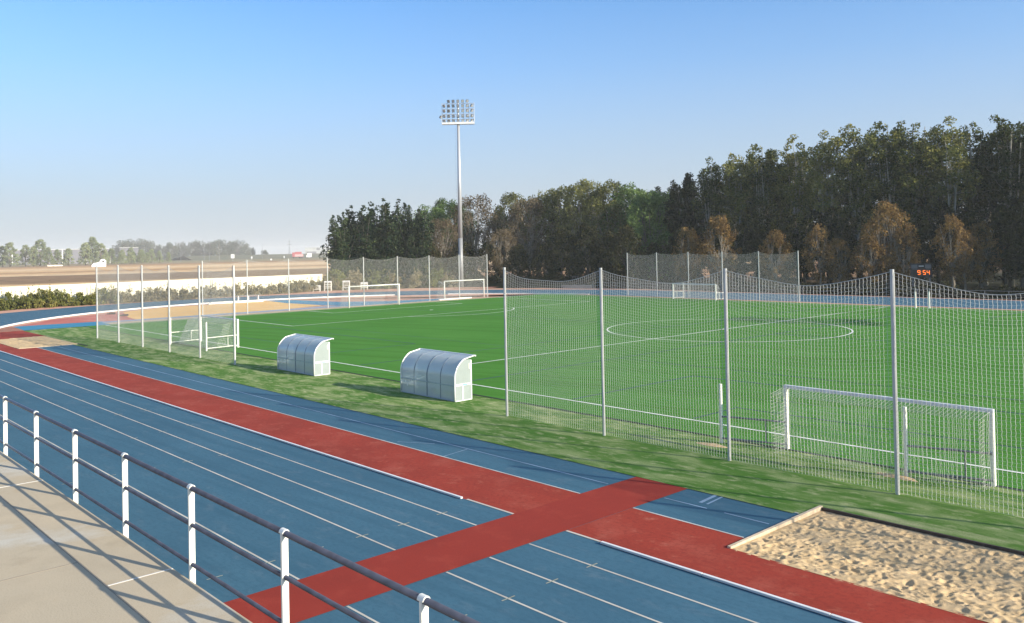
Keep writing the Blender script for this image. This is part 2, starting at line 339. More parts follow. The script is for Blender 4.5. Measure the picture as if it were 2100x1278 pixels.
for s in (0, 1):
    X = lambda q: q if s == 0 else W-q
    strip(t, (X(0), .06), (X(0), YF-.06), lw, z+.002)
    for dpt, hw in ((16.5, 20.16), (5.5, 9.16)):
        strip(t, (X(dpt), H2-hw), (X(dpt), H2+hw), lw, z+.001)
        strip(t, (X(0.06), H2-hw), (X(dpt-.06), H2-hw), lw, z); strip(t, (X(.06), H2+hw), (X(dpt-.06), H2+hw), lw, z)
    a = math.degrees(math.acos(5.5/9.15)); ring(t, X(11), H2, 9.15, (-a if s == 0 else 180-a), (a if s == 0 else 180+a), lw, z+.003)
    ring(t, X(11), H2, .12, 0, 360, .2, z, 12)
ring(t, W/2, H2, 9.15, 0, 360, lw, z+.004, 128); ring(t, W/2, H2, .12, 0, 360, .2, z+.005, 12)
surf("white_pitch_lines", t, M['paint'])
t = MB(); z = .010
for (xa, xb, ba, bb, ia, ib) in ((8.1, 43.6, 15.0, 37.0, 20.5, 31.4), (53.0, 95.8, 60.3, 88.7, 66.5, 82.5)):
    strip(t, (xa, .3), (xa, 60.2), .13, z); strip(t, (xb, .3), (xb, 60.2), .13, z)
    strip(t, (xa, 30.2), (xb, 30.2), .13, z+.001)
    for y0, sg in ((0.25, 1), (60.3, -1)):
        strip(t, (ba, y0), (ba, y0+sg*8.9), .13, z+.001); strip(t, (bb, y0), (bb, y0+sg*8.9), .13, z+.001)
        strip(t, (ba-.05, y0+sg*9), (bb+.05, y0+sg*9), .13, z+.002); strip(t, (ia, y0), (ia, y0+sg*3), .09, z+.001); strip(t, (ib, y0), (ib, y0+sg*3), .09, z+.001)
        strip(t, (ia-.05, y0+sg*3), (ib+.05, y0+sg*3), .09, z+.002); strip(t, (xa, y0+sg*12), (xb, y0+sg*12), .08, z+.002)
surf("blue_pitch_lines", t, M['bluepaint'])
t = MB(); tp = MB(); tk = MB(); z = .006
for i in range(8):
    y = -13.84-1.19*i
    strip(t, (XC, y), (70.08, y), .05, z); strip(t, (71.87, y), (XE, y), .05, z)
    for x in (68.8, 73.75, 58.8, 83.7, 48.8): strip(tk, (x-.03, y-.17), (x-.03, y+.17), .035, z+.003)
    for k in range(9):
        strip(tk, (14+k*4.9+.37*i, y-.14), (14+k*4.9+.37*i, y+.14), .03, z+.003)
strip(t, (68.3, -12.62), (70.08, -12.62), .07, z+.004); strip(t, (71.87, -12.62), (72.9, -12.62), .07, z+.004)
strip(t, (79.0, -12.72), (76.5, -17.3), .05, z+.004)
surf("white_lane_lines", t, M['lanepaint']); surf("lane_tick_marks", tk, M['tickpaint'])
t = MB(); strip(t, (16.7, -10.15), (70.08, -10.15), .05, .010); strip(t, (71.87, -10.15), (75.0, -10.15), .05, .010)
strip(t, (16.7, -7.69), (75.0, -7.69), .05, .012)
surf("worn_runway_lines", t, M['oldpaint'])
t = MB(); strip(t, (17.0, -8.9), (70.0, -8.9), .05, .006); strip(t, (71.9, -8.9), (73.2, -8.9), .05, .006); strip(t, (73.7, -8.9), (74.9, -8.9), .05, .006)
strip(t, (64.2, -10.1), (64.0, -8.92), .04, .006); strip(t, (61.4, -9.9), (62.6, -9.2), .04, .006); strip(t, (72.8, -8.6), (72.72, -7.76), .10, .006); strip(t, (73.0, -8.6), (72.92, -7.76), .06, .007)
surf("faint_lane_lines", t, M['palepaint'])
for k in range(1, 11):
    pass
t = MB()
for k in range(1, 10):
    R = RI+1.19*k; A = arc(R, 90, 270, 90); B = arc(R+.05, 90, 270, 90)
    for i in range(89): t.poly([A[i], A[i+1], B[i+1], B[i]], .004)
    strip(t, (XC, YC+R), (XE, YC+R), .05, .004)
surf("bend_lane_lines", t, M['palepaint'])

# --- sand pits: displaced grids inside board edges
def sandpit(x0, y0, x1, y1, step, ndent, zf, seed):
    rg = np.random.default_rng(seed)
    nx, ny = int((x1-x0)/step)+1, int((y1-y0)/step)+1
    X, Y = np.meshgrid(np.linspace(x0, x1, nx), np.linspace(y0, y1, ny)); Z = zf(X, Y)
    for k in range(24):
        a = rg.uniform(0, 2*math.pi); fq = rg.uniform(1.5, 9); Z = Z+.008/(1+.2*fq)*np.sin(fq*(X*math.cos(a)+Y*math.sin(a))+rg.uniform(0, 6))
    D = np.zeros_like(Z); Rm = np.zeros_like(Z)
    for k in range(ndent):
        cx, cy = rg.uniform(x0, x1), rg.uniform(y0, y1); a = rg.normal(.5, .7); s1 = rg.uniform(.06, .135); s2 = s1*rg.uniform(.4, .62); d = s1*rg.uniform(.22, .52)
        ix0, ix1 = np.searchsorted(X[0], [cx-.4, cx+.4]); iy0, iy1 = np.searchsorted(Y[:, 0], [cy-.4, cy+.4])
        dx = X[iy0:iy1, ix0:ix1]-cx; dy = Y[iy0:iy1, ix0:ix1]-cy
        p = (dx*math.cos(a)+dy*math.sin(a))/s1; q = (-dx*math.sin(a)+dy*math.cos(a))/s2; r2 = p*p+q*q
        D[iy0:iy1, ix0:ix1] = np.maximum(D[iy0:iy1, ix0:ix1]*np.clip(r2*.5, .25, 1), d*np.exp(-r2**1.5*.8))
        Rm[iy0:iy1, ix0:ix1] = np.maximum(Rm[iy0:iy1, ix0:ix1]*np.clip(r2*.6, .2, 1), d*.45*np.exp(-((np.sqrt(r2)-1.5)**2)*5)*(.5+.5*np.cos(np.arctan2(q, p)-rg.uniform(0, 6))))
    Z = Z-D+Rm
    Z += rg.normal(0, .0022, Z.shape)
    edge = np.minimum(np.minimum(X-x0, x1-X), np.minimum(Y-y0, y1-Y)); Z = zf(X, Y)+(Z-zf(X, Y))*np.clip(edge/.15, .15, 1)
    V = np.c_[X.ravel(), Y.ravel(), Z.ravel()]
    i = np.arange(nx*ny).reshape(ny, nx); F = np.stack([i[:-1, :-1], i[:-1, 1:], i[1:, 1:], i[1:, :-1]], -1).reshape(-1, 4)
    me = bpy.data.meshes.new("sand"); me.from_pydata(V.tolist(), [], F.tolist()); me.materials.append(M['sand'])
    me.polygons.foreach_set("use_smooth", [True]*len(F)); return tag(link("sand", me), None, None, kind='structure')
sandpit(75.18, -11.02, 87.5, -6.92, .025, 3000, lambda X, Y: .012-.055*np.clip((Y+11.02)/4.1, 0, 1)**.7-.01*np.exp(-(X-75.18)*2), 3)
sandpit(7.4, -11.36, 16.55, -7.3, .06, 700, lambda X, Y: .02+0*X+.03*np.exp(-((Y+8.6)/1.3)**2), 5)
e = thing("sandpit_edging", "board edging around the near sand pit, pale on one side and dark on the other", "edging", (75.14, -6.88, 0))
MB().box(-.04, -4.09, -.3, .04, .05, .045).obj("pale_board", M['wood'], e)
MB().box(.052, -.035, -.3, 12.4, .02, .025).obj("dark_board", M['darkwood'], e)
e = thing("sandpit_edging", "narrow dark board at the tip of the far left sand pit", "edging", (16.6, -7.28, 0))
MB().box(-.03, -.03, -.3, 2.2, .03, .05).obj("dark_board", M['darkwood'], e)
MB().box(-.06, -4.05, -.3, -.02, -.04, .03).obj("pale_board", M['wood'], e)

# --- kerbs
def kerb_run(x0, x1, y, label, n):
    e = thing("track_kerb", label, "kerb", (x0, y, 0), 0, "raised kerb rails along the inner lane")
    st = (x1-x0)/n
    for k in range(n):
        a = k*st; b = (k+1)*st-.02
        q = MB().box(a, -.035, .012, b, .035, .056)
        q.obj("rail", M['kerb'], e)
        MB().box(b-.02, -.03, .0115, b+.0, .03, .05).obj("bracket", M['grey'], e) if k % 3 == 2 else None
    return e
kerb_run(14.0, 68.2, -12.70, "long raised white kerb rail along the red runway, left of the crossing", 11)
kerb_run(73.0, 110, -12.70, "raised white kerb rail beside the sand pit, right of the crossing", 14)
def bendkerb(a0, a1, label, h):
    e = MB()
    A = arc(RI-.10, a0, a1, 60); B = arc(RI+.03, a0, a1, 60)
    for i in range(59): e.prism([A[i], A[i+1], B[i+1], B[i]], .012, h)
    return tag(e.obj("track_kerb", M['kerb']), label, "kerb", "raised kerb rails along the inner lane")
bendkerb(145, 262, "white curved kerb round the inside of the far bend", .17)
bendkerb(100, 133, "short white kerb behind the stored far goal", .14)

# ------------------------------------------------------------------ terrace and railing
ZS = 3.0; YS = -23.39
e = thing("terrace", "beige concrete stand terrace in the foreground with joints between its slabs", "terrace", (75, YS, 0))
MB().box(-45, -7, ZS-.35, 40, 0, ZS).box(-45, -.9, -.3, 40, -.5, ZS-.352).obj("slab", M['conc'], e)
cj = MB().box(-.012, -.72, ZS-.02, .012, -.002, ZS+.004).mesh("cross_joint", M['joint']); dj = MB().box(-.010, -6.9, ZS-.02, .010, -.744, ZS+.003).mesh("slab_joint", M['jointdark'])
for k in range(-4, 5): link("cross_joint", cj, e, (.80+5.37*k, 0, 0)); link("slab_joint", dj, e, (-.2+5.37*k, 0, 0))
MB().box(-45, -.742, ZS-.02, 40, -.722, ZS+.004).obj("long_joint", M['jointdark'], e)
e = thing("railing", "white post railing with three dark navy rails along the terrace edge", "railing", (67.65, -23.325, ZS))
pm = MB()
pm.prism([(-.014, -.033), (.014, -.033), (.014, .033), (-.014, .033)], -.30, .985)
n = 10; cap = [(.038*math.cos(a), .040*math.sin(a)) for a in np.linspace(0, math.pi, n)]
V = [(s, -x, .985+y) for s in (-.036, .036) for x, y in cap]
pm.add(V, [tuple(range(n)), tuple(range(2*n-1, n-1, -1))]+[(i, i+n, i+n+1, i+1) for i in range(n-1)])
pme = pm.mesh("post", M['whitepaint'])
for k in range(-10, 10): link("post", pme, e, (2.135*k, 0, 0))
for hz, rr in ((.985, .029), (.575, .0215), (.135, .0215)):
    MB().tube([(-22, 0 if hz > .9 else 0, hz), (20, 0, hz)], rr, 14).obj("rail", M['railblue'], e, True)

# ------------------------------------------------------------------ nets
def strands(P, r, axis, mb):
    """P (S,K,3): S cords with K knots each, three-sided tubes"""
    S, K, _ = P.shape; a = np.array([0, 2.1, 4.2]); c, s_, o = r*np.cos(a), r*np.sin(a), 0*a
    off = np.stack([c, s_, o], -1) if axis == 'v' else np.stack([o, c, s_], -1)
    V = (P[:, :, None, :]+off[None, None]).reshape(-1, 3)
    b = (np.arange(S)[:, None, None]*K+np.arange(K-1)[None, :, None])*3; j = np.arange(3)[None, None]; j2 = (j+1) % 3
    F = np.stack([b+j, b+j2, b+3+j2, b+3+j], -1).reshape(-1, 4)
    n = sum(len(x) for x in mb[0]); mb[0].append(V); mb[1].append(F+n)
def npmesh(name, mb, mat):
    me = bpy.data.meshes.new(name); V = np.concatenate(mb[0]); F = np.concatenate(mb[1])
    me.vertices.add(len(V)); me.vertices.foreach_set("co", V.astype(np.float32).ravel())
    me.loops.add(F.size); me.loops.foreach_set("vertex_index", F.astype(np.int32).ravel())
    me.polygons.add(len(F)); me.polygons.foreach_set("loop_start", np.arange(0, F.size, F.shape[1], dtype=np.int32))
    me.materials.append(mat); me.update(calc_edges=True); me.validate(); return me
def panel(Wd, Hh, sag, cell, r, wob, fine, seed):
    rg = np.random.default_rng(seed)
    nx, ny = int(round(Wd/cell)), int(round(Hh/cell))
    u = np.linspace(0, 1, nx+1); v = np.linspace(0, 1, ny+1)
    U, Vv = np.meshgrid(u, v)
    sag = sag*rg.uniform(.78, 1.05); top = Hh-.05-rg.uniform(0, .06)-sag*4*U*(1-U)*(1+rg.uniform(-.35, .35)*(U-.5))*(1+.1*np.sin(9*U+seed))
    X = U*Wd; Zz = .04+(top-.04)*Vv
    Zz = np.minimum(.04+cell*np.arange(ny+1)[:, None]*(top/Hh)**.25, 99)*0+Zz
    X = X+wob*(np.where(np.arange(ny+1) % 2 == 0, 1, -1)[:, None])*(np.sin(math.pi*U) > .02)+rg.normal(0, wob*.08, X.shape)*(np.sin(math.pi*U) > .02)
    Y = .10*np.sin(math.pi*U)*np.sin(math.pi*Vv*.9)*math.cos(seed*1.3)+.02*np.sin(7*U+3*Vv+seed)
    P = np.stack([X, Y, Zz], -1)
    mb = ([], [])
    if fine:
        strands(P.transpose(1, 0, 2), r, 'v', mb); strands(P, r*.55, 'h', mb)
        strands(P[-1:], r*1.8, 'h', mb)
    else:
        sx = np.unique(np.r_[0:nx+1:6, nx]); sy = np.unique(np.r_[0:ny+1:8, ny])
        strands(P.transpose(1, 0, 2)[:, sy], r, 'v', mb); strands(P[:, sx], r, 'h', mb); strands(P[-1:], r*2, 'h', mb)
    return npmesh("net", mb, M['cord'])
def polemesh(h, hw):
    q = MB(); c = hw*.45
    q.prism([(-hw, -hw+c), (-hw+c, -hw), (hw-c, -hw), (hw, -hw+c), (hw, hw-c), (hw-c, hw), (-hw+c, hw), (-hw, hw-c)], -.3, h)
    return q.mesh("post", M['galv'])
def netfence(label, p0, p1, n, h, sag, cell, r, wob, fine, hw, variants, hooks=False):
    p0 = np.array(p0, float); p1 = np.array(p1, float); d = p1-p0; Ln = np.hypot(*d); a = math.atan2(d[1], d[0]); st = Ln/n
    e = thing("ball_stop_net", label, "net fence", (p0[0], p0[1], 0), a, "tall white net fences round the pitch")
    pm = polemesh(h, hw)
    ps = [panel(st-2*hw-.02, h, sag, cell, r, wob, fine, k+1) for k in range(variants)]
    for k in range(n+1):
        p = link("post", pm, e, (k*st, 0, 0))
        if k < n: link("net", ps[k % variants], e, (k*st+hw+.01, 0, 0))
    return e
netfence("tall white net fence on steel posts in front of the near right goal", (60.88, -4.20), (60.88+5.04*8, -4.55-.05*4), 8, 5.87, .46, .10, .0052, .006, True, .046, 4)
netfence("white net fence on six steel posts behind the near left goal", (13.05, -4.80), (37.50, -4.55), 5, 5.92, .42, .10, .0040, .010, False, .055, 3)
netfence("white net fence along the far left end line behind the big goal", (-1.7, 10.4), (-2.2, 51.3), 8, 5.95, .36, .08, .0030, .006, False, .05, 2)
netfence("grey looking net fence on the far touchline before the dark trees", (12.2, 63.9), (37.5, 62.7), 5, 5.78, .32, .05, .0021, .004, False, .05, 2)

# ------------------------------------------------------------------ goals
def quadnet(corner, nu, nv, r, mb, sagv=(0, 0, 0)):
    a, b, c, d = [np.array(x, float) for x in corner]   # a-b bottom, d-c top
    U, V = np.meshgrid(np.linspace(0, 1, nu+1), np.linspace(0, 1, nv+1)); U = U[..., None]; V = V[..., None]
    P = (a*(1-U)+b*U)*(1-V)+(d*(1-U)+c*U)*V+np.array(sagv)*(4*U*(1-U)*np.sin(math.pi*V))
    strands(P.transpose(1, 0, 2), r, 'v', mb); strands(P, r, 'h', mb)
def small_goal(label, loc, rz, wide, side, netdef, group, hz=2.0, framemat='whitepaint'):
    """goal in its own frame: posts at x=0 and x=wide, net towards -y; side = vector of each ground bar"""
    g = thing("football_goal", label, "goal", loc, rz, group); hw = .05
    for x in (0, wide): MB().box(x-hw, -.06, 0, x+hw, .06, hz-.10).obj("goalpost", M['whitepaint'], g)
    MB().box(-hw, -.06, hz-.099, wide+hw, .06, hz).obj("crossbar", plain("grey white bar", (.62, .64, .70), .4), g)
    if side is not None:
        s = np.array(side, float)
        for x in (0, wide):
            f0 = np.array([x, -.08]); f1 = f0+s
            fr = MB()
            for zz in (.16, .88): fr.tube([(f0[0], f0[1], zz), (f1[0], f1[1], zz)], .032, 6)
            q = f0+s*.3; fr.tube([(q[0], q[1], .19), (q[0], q[1], .85)], .026, 6)
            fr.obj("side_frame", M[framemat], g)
            MB().box(f1[0]-.04, f1[1]-.04, 0, f1[0]+.04, f1[1]+.04, 1.96).obj("rear_upright", M['whitepaint'], g)
    mb = ([], [])
    for q in netdef: quadnet(*q[:3], q[3], mb, *q[4:])
    if mb[0]: link("net", npmesh("net", mb, M['cord']), g)
    return g
def boxnet(wide, dt, dbm, ht, r, hz=2.0, cell=.12, sag=(0, 0, -.12)):
    n = lambda d: max(2, int(d/cell))
    return [(((0, -dt, ht), (wide, -dt, ht), (wide, 0, hz-.03), (0, 0, hz-.03)), n(wide), n(dt+.1), r, (0, 0, -.05)),
            (((0, -dbm, .02), (wide, -dbm, .02), (wide, -dt, ht), (0, -dt, ht)), n(wide), n(ht), r, sag),
            (((0, -dbm, .02), (0, -.02, .02), (0, -.02, hz-.05), (0, -dt, ht)), n(dbm), n(hz), r, (.05, 0, 0)),
            (((wide, -dbm, .02), (wide, -.02, .02), (wide, -.02, hz-.05), (wide, -dt, ht)), n(dbm), n(hz), r, (-.05, 0, 0))]
GN = "white football goals standing round the pitch"
small_goal("small white goal behind the tall near net, its side frames folded flat along the line", (71.47, -1.80, 0), rad(-1.0), 6.0, (-1.98, -.62), boxnet(6.0, .95, .80, 1.88, .0042, 2.06, .12, (0, -.10, -.22)), GN, 2.06, 'grey')  # shade on the white side frames is painted in by the grey material
small_goal("small white goal behind the left net fence with open side frames", (22.5, -.2, 0), 0, 6.3, (.30, -2.36), boxnet(6.3, 1.0, 1.75, 1.75, .0075, 2.0), GN)
small_goal("small white goal on the far touchline inside the grey net", (28.0, 60.75, 0), math.pi, 6.1, (-.5, -1.4), boxnet(6.1, .7, 1.2, 1.7, .005, 1.95), GN, 1.95)
def big_goal(label, x, y0, y1, hz, netdepth, ground_bar):
    g = thing("football_goal", label, "goal", (x, y0, 0), math.pi/2, GN); wd = y1-y0
    for q in (0, wd): MB().tube([(q, 0, 0), (q, 0, hz-.06)], .075, 10).obj("goalpost", M['whitepaint'], g, True)
    MB().tube([(-.075, 0, hz), (wd+.075, 0, hz)], .07, 10).obj("crossbar", M['whitepaint'], g, True)
    for q in (0, wd): MB().tube([(q, 0, hz-.55), (q, netdepth*.75, hz-.02), (q, netdepth, hz-.12)], .022, 6).obj("net_bracket", M['whitepaint'], g)
    if ground_bar: MB().box(-1.2, -.45, .02, wd*.62, -.12, .16).obj("ground_bar", M['whitepaint'], g)
    mb = ([], []); n = int(wd/.12)
    dz_ = netdepth
    quadnet(((0, dz_+.5, .02), (wd, dz_+.5, .02), (wd, dz_, hz-.1), (0, dz_, hz-.1)), n, 20, .0035, mb, (0, .2, -.1))
    quadnet(((0, dz_, hz-.1), (wd, dz_, hz-.1), (wd, .02, hz-.03), (0, .02, hz-.03)), n, 8, .0035, mb)
    for q in (0, wd): quadnet(((q, dz_+.5, .02), (q, .02, .02), (q, .02, hz-.05), (q, dz_, hz-.1)), 12, 20, .0035, mb)
    link("net", npmesh("net", mb, M['cord']), g); return g
big_goal("full size white goal on the left end line", -.05, 27.5, 34.75, 2.50, 1.5, False)
big_goal("full size white goal stored beyond the end line, white bar lying at its foot", -2.6, 44.0, 51.0, 2.45, 1.3, True)
G2 = "pair of short white posts on the far touchline"
for x, y, lb in ((51.0, 60.3, "left short white post of the pair under the scoreboard"), (52.05, 60.9, "right short white post of the pair under the scoreboard")):
    e = thing("marker_post", lb, "post", (x, y, 0), 0, G2)
    MB().box(-.06, -.06, .0, .06, .06, 1.62).obj("shaft", M['whitepaint'], e); MB().box(-.075, -.075, 1.622, .075, .075, 1.95).obj("top", M['panelgrey'], e)
    MB().tube([(0, 0, 0), (0, 0, .05)], .13, 10).obj("foot", M['whitepaint'], e)

# ------------------------------------------------------------------ team shelters
def polycarb():
    m, t, b = nodes("polycarbonate sheet")
    b.inputs["Base Color"].default_value = (.70, .72, .735, 1); b.inputs["Roughness"].default_value = .20; b.inputs["Specular IOR Level"].default_value = 1.0
    b.inputs["Coat Weight"].default_value = 1.0; b.inputs["Coat Roughness"].default_value = .12
    tc = N(t, "ShaderNodeTexCoord"); n = N(t, "ShaderNodeTexNoise", Scale=1.6, Detail=6.0); t.links.new(tc.outputs["Object"], n.inputs["Vector"])
    tr = N(t, "ShaderNodeBsdfTransparent"); tr.inputs[0].default_value = (.80, .88, .92, 1)
    tl = N(t, "ShaderNodeBsdfTranslucent"); tl.inputs[0].default_value = (.78, .82, .84, 1)
    m0 = N(t, "ShaderNodeMixShader"); m0.inputs[0].default_value = .5; t.links.new(tr.outputs[0], m0.inputs[1]); t.links.new(tl.outputs[0], m0.inputs[2])
    mr = N(t, "ShaderNodeMapRange"); mr.inputs[3].default_value = .45; mr.inputs[4].default_value = .65; t.links.new(n.outputs["Fac"], mr.inputs[0])
    mx = N(t, "ShaderNodeMixShader"); t.links.new(mr.outputs[0], mx.inputs[0]); t.links.new(m0.outputs[0], mx.inputs[1]); t.links.new(b.outputs[0], mx.inputs[2])
    t.links.new(mx.outputs[0], t.nodes["Material Output"].inputs[0]); return m
PC = polycarb(); GP = plain("shelter end panel", (.29, .33, .325), .35, var=.04)
RIB = plain("shelter rib", (.16, .20, .25), .4)
def profile():
    pts = [(0, .02), (0, .60), (.005, .95)]
    for a in np.linspace(0, 1, 12)[1:]:
        ang = rad(180-a*58); pts.append((1.16+1.155*math.cos(ang)*1.0, .98+.90*math.sin(ang)*1.06))
    x, z_ = pts[-1]; pts.append((1.17, 1.90))
    return pts
def shelter(label, loc, Ln):
    e = thing("team_shelter", label, "dugout", loc, 0, "curved team shelters beside the near touchline")
    pr = profile(); k = len(pr)
    for b in range(4):
        x0, x1 = Ln*b/4+.02, Ln*(b+1)/4-.02
        MB().add([(x0, y, z_) for y, z_ in pr]+[(x1, y, z_) for y, z_ in pr]+[(x0, y+.012, z_-.012) for y, z_ in pr]+[(x1, y+.012, z_-.012) for y, z_ in pr],
                 [(i, k+i, k+i+1, i+1) for i in range(k-1)]+[(2*k+i+1, 3*k+i+1, 3*k+i, 2*k+i) for i in range(k-1)]).obj("roof_sheet", PC, e, True)
    for b in range(1, 4):
        x = Ln*b/4; wd = .032 if b == 2 else .016
        MB().add([(x+s*wd, y-o*.6, z_+o) for s in (-1, 1) for o in (-.02, .012) for y, z_ in pr],
                 [(i+j*k, i+1+j*k, i+1+l*k, i+l*k) for i in range(k-1) for j, l in ((1, 3), (0, 1), (2, 0), (3, 2))]).obj("rib", RIB, e)
    for x in (-.035, Ln+.035):
        MB().tube([(x, y-.012, z_+.008) for y, z_ in pr], .029, 8).obj("end_frame", M['alu'], e, True)
        side = [(y, z_) for y, z_ in pr if y <= .93]+[(.93, 1.76), (.93, .02)]
        o = .004 if x > 0 else -.004
        n = len(side)
        MB().add([(x+o, y, z_) for y, z_ in side]+[(x-o, y, z_) for y, z_ in side], [tuple(range(n)), tuple(range(2*n-1, n-1, -1))]+[(i, n+i, n+(i+1) % n, (i+1) % n) for i in range(n)]).obj("end_panel", GP, e)
        s = 1 if x > 0 else -1
        MB().box(x-.02, .90, 0, x+.02, .96, 1.74).box(x-.028, .03, .66, x+.028, .899, .745).box(x-.026, .40, .03, x+.026, .47, .659).box(x-.028, .0, 0, x+.028, .899, .03).obj("end_brace", M['alu'], e)
        if s > 0:
            MB().box(x+.030, .42, .675, x+.034, .68, .725).obj("sticker", M['blogo'], e)
            MB().box(x+.012, .80, 1.36, x+.016, .89, 1.60).obj("notice", M['whitepaint'], e)
    MB().tube([(-.06, 1.17, 1.90), (Ln+.09, 1.17, 1.90)], .035, 8).obj("front_tube", M['alu'], e)
    MB().box(.02, -.028, .01, Ln-.02, -.004, .05).box(.02, -.022, .66, Ln-.02, -.004, .70).obj("back_rail", plain("shelter rail", (.36, .42, .45), .5), e)
    MB().box(.08, .06, .42, Ln-.08, .42, .46).obj("bench_seat", plain("bench seat", (.30, .33, .36), .6), e)
    MB().box(.3, .1, 0, .36, .38, .419).box(Ln-.36, .1, 0, Ln-.3, .38, .419).box(Ln/2-.03, .1, 0, Ln/2+.03, .38, .419).obj("bench_support", M['grey'], e)
    st = MB(); 
    for (a, z0) in ((.30, .50), (.42, .34), (.75, .58), (.95, .72), (1.05, .76)): st.box(a, -.004, z0, a+.07, -.0015, z0+.10)
    st.obj("sticker_remains", plain("sticker residue", (.78, .80, .80), .6), e)
    return e
shelter("left curved team shelter of clear sheeting, further from the camera", (41.36, -3.76, 0), 3.96)
shelter("right curved team shelter of clear sheeting, nearer the tall net", (53.05, -3.62, 0), 3.88)

# ------------------------------------------------------------------ floodlights
def floodlight(label, loc):
    e = thing("floodlight_mast", label, "floodlight", loc, 0, "stadium floodlight masts")
    MB().tube([(0, 0, 0), (0, 0, 9)], [.44, .40], 18).obj("mast_base", M['steeldark'], e, True)
    MB().tube([(0, 0, 9.001), (0, 0, 29.6)], [.40, .24], 18).obj("mast", M['steelgrey'], e, True)
    lt = MB()
    for z_ in np.arange(4, 29, .6): lt.box(-.52, -.42, z_, -.28, -.38, z_+.05)
    lt.obj("climbing_rungs", M['grey'], e)
    return e
FD = np.array([.74, -.67]); FL = np.array([.67, .74])      # facing the field, and along the lamp rows
def head(e, sgn=1):
    FD_, FL_ = FD*np.array([sgn, 1]), FL*np.array([1, sgn])*sgn
    P = lambda a, d, z_: (a*FL_[0]+d*FD_[0], a*FL_[1]+d*FD_[1], z_)
    q = MB(); 
    for z_ in (29.72,): 
        V = [P(a, d, z) for z in (29.6, 29.95) for a, d in ((-2.95, -.45), (2.95, -.45), (2.95, .45), (-2.95, .45))]
        q.add(V, [(0, 3, 2, 1), (4, 5, 6, 7), (0, 1, 5, 4), (1, 2, 6, 5), (2, 3, 7, 6), (3, 0, 4, 7)])
    q.obj("platform", M['kerb'], e)
    q = MB()
    for a in (-2.9, -1.95, -.98, .0, .98, 1.95, 2.9): q.tube([P(a, 0, 29.96), P(a, 0, 33.5)], .045 if abs(a) > .1 else .16, 6)
    for z_ in (30.5, 31.45, 32.4, 33.35): q.tube([P(-2.9, .05, z_), P(2.9, .05, z_)], .05, 6)
    for a in (-2.95, 2.95): q.tube([P(a, .44, 29.96), P(a, .44, 31.0)], .03, 5)
    q.tube([P(-2.95, .44, 31.0), P(2.95, .44, 31.0)], .03, 5)
    q.obj("lamp_rack", M['steelgrey'], e)
    lm = MB(); lm.box(-.20, -.10, -.22, .20, .10, .22).box(-.24, .101, -.26, .24, .16, .26, 1).box(-.05, -.22, -.05, .05, -.101, .05)
    lm.box(-.21, .161, -.23, .21, .166, .23, 2)
    me = lm.mesh("floodlight_lamp", [M['grey'], M['darkgrey'], M['glass']])
    rows = [(30.25, 7), (31.1, 7), (32.05, 7), (32.95, 7), (33.8, 5)]
    base = math.atan2(FD_[1], FD_[0])-math.pi/2
    for z_, n in rows:
        for k in range(n):
            a = (k-(n-1)/2)*.83; x, y, _ = P(a, .22, 0)
            o = link("floodlight_lamp", me, e, (x, y, z_))
            o.rotation_euler = (rad(-28), 0, base+rad((k-(n-1)/2)*13*sgn+random.uniform(-6, 6)))
    x, y, _ = P(-3.15, .2, 0); o = link("floodlight_lamp", me, e, (x, y, 31.0)); o.rotation_euler = (rad(-40), 0, base+rad(50))
e = floodlight("tall grey floodlight mast rising above the trees at the far bend", (-32.2, 71.8, ZT)); head(e)
e = floodlight("second floodlight mast out of frame whose shadow falls on the centre circle", (126.5, 67.5, ZT)); head(e, -1)

# ------------------------------------------------------------------ scoreboard
e = thing("scoreboard", "black electronic scoreboard with orange digits 9:54 before the dark trees", "scoreboard", (40.0, 90.2, ZT), 0)
e.rotation_euler = (0, 0, rad(21))
Sx, S0 = 1.28, 2.1
MB().box(-Sx, -.12, S0, Sx, .12, S0+1.85).obj("cabinet", M['black'], e)
for x in (-1.0, 1.0): MB().box(x-.06, -.05, 0, x+.06, .05, S0-.002).obj("leg", M['grey'], e)
for x0, x1 in ((-1.15, -.42), (.46, 1.16)):
    MB().box(x0, -.126, S0+1.22, x1, -.121, S0+1.70).obj("score_panel", M['panelgrey'], e); MB().box(x0+.12, -.126, S0+1.08, x1-.05, -.121, S0+1.17).obj("caption_strip", M['panelgrey'], e)
MB().box(-.28, -.126, S0+1.44, .32, -.121, S0+1.56).obj("name_plate", M['steelgrey'], e)
SEG = {'9': "abcdfg", '5': "acdfg", '4': "bcfg"}
def digit(ch, x, wd, h, z0, par):
    t_ = .085; q = MB(); y0, y1 = -.135, -.1215
    bars = {'a': (x+t_*.5, z0+h-t_, x+wd-t_*.5, z0+h), 'g': (x+t_*.5, z0+h/2-t_/2, x+wd-t_*.5, z0+h/2+t_/2), 'd': (x+t_*.5, z0, x+wd-t_*.5, z0+t_),
            'f': (x, z0+h/2+.01, x+t_, z0+h-.03), 'e': (x, z0+.03, x+t_, z0+h/2-.01), 'b': (x+wd-t_, z0+h/2+.01, x+wd, z0+h-.03), 'c': (x+wd-t_, z0+.03, x+wd, z0+h/2-.01)}
    for s in SEG[ch]:
        a = bars[s]; q.box(a[0], y0-.002*ord(s) % .004, a[1], a[2], y1, a[3])
    q.obj("digit", M['orange'], par)
digit('9', -.45, .36, .60, S0+.36, e); digit('5', .18, .36, .60, S0+.36, e); digit('4', .64, .36, .60, S0+.36, e)
MB().box(.02, -.13, S0+.50, .09, -.121, S0+.57).box(.02, -.13, S0+.74, .09, -.121, S0+.81).obj("colon", emis("dim orange dots", (.6, .12, .02), .35), e)

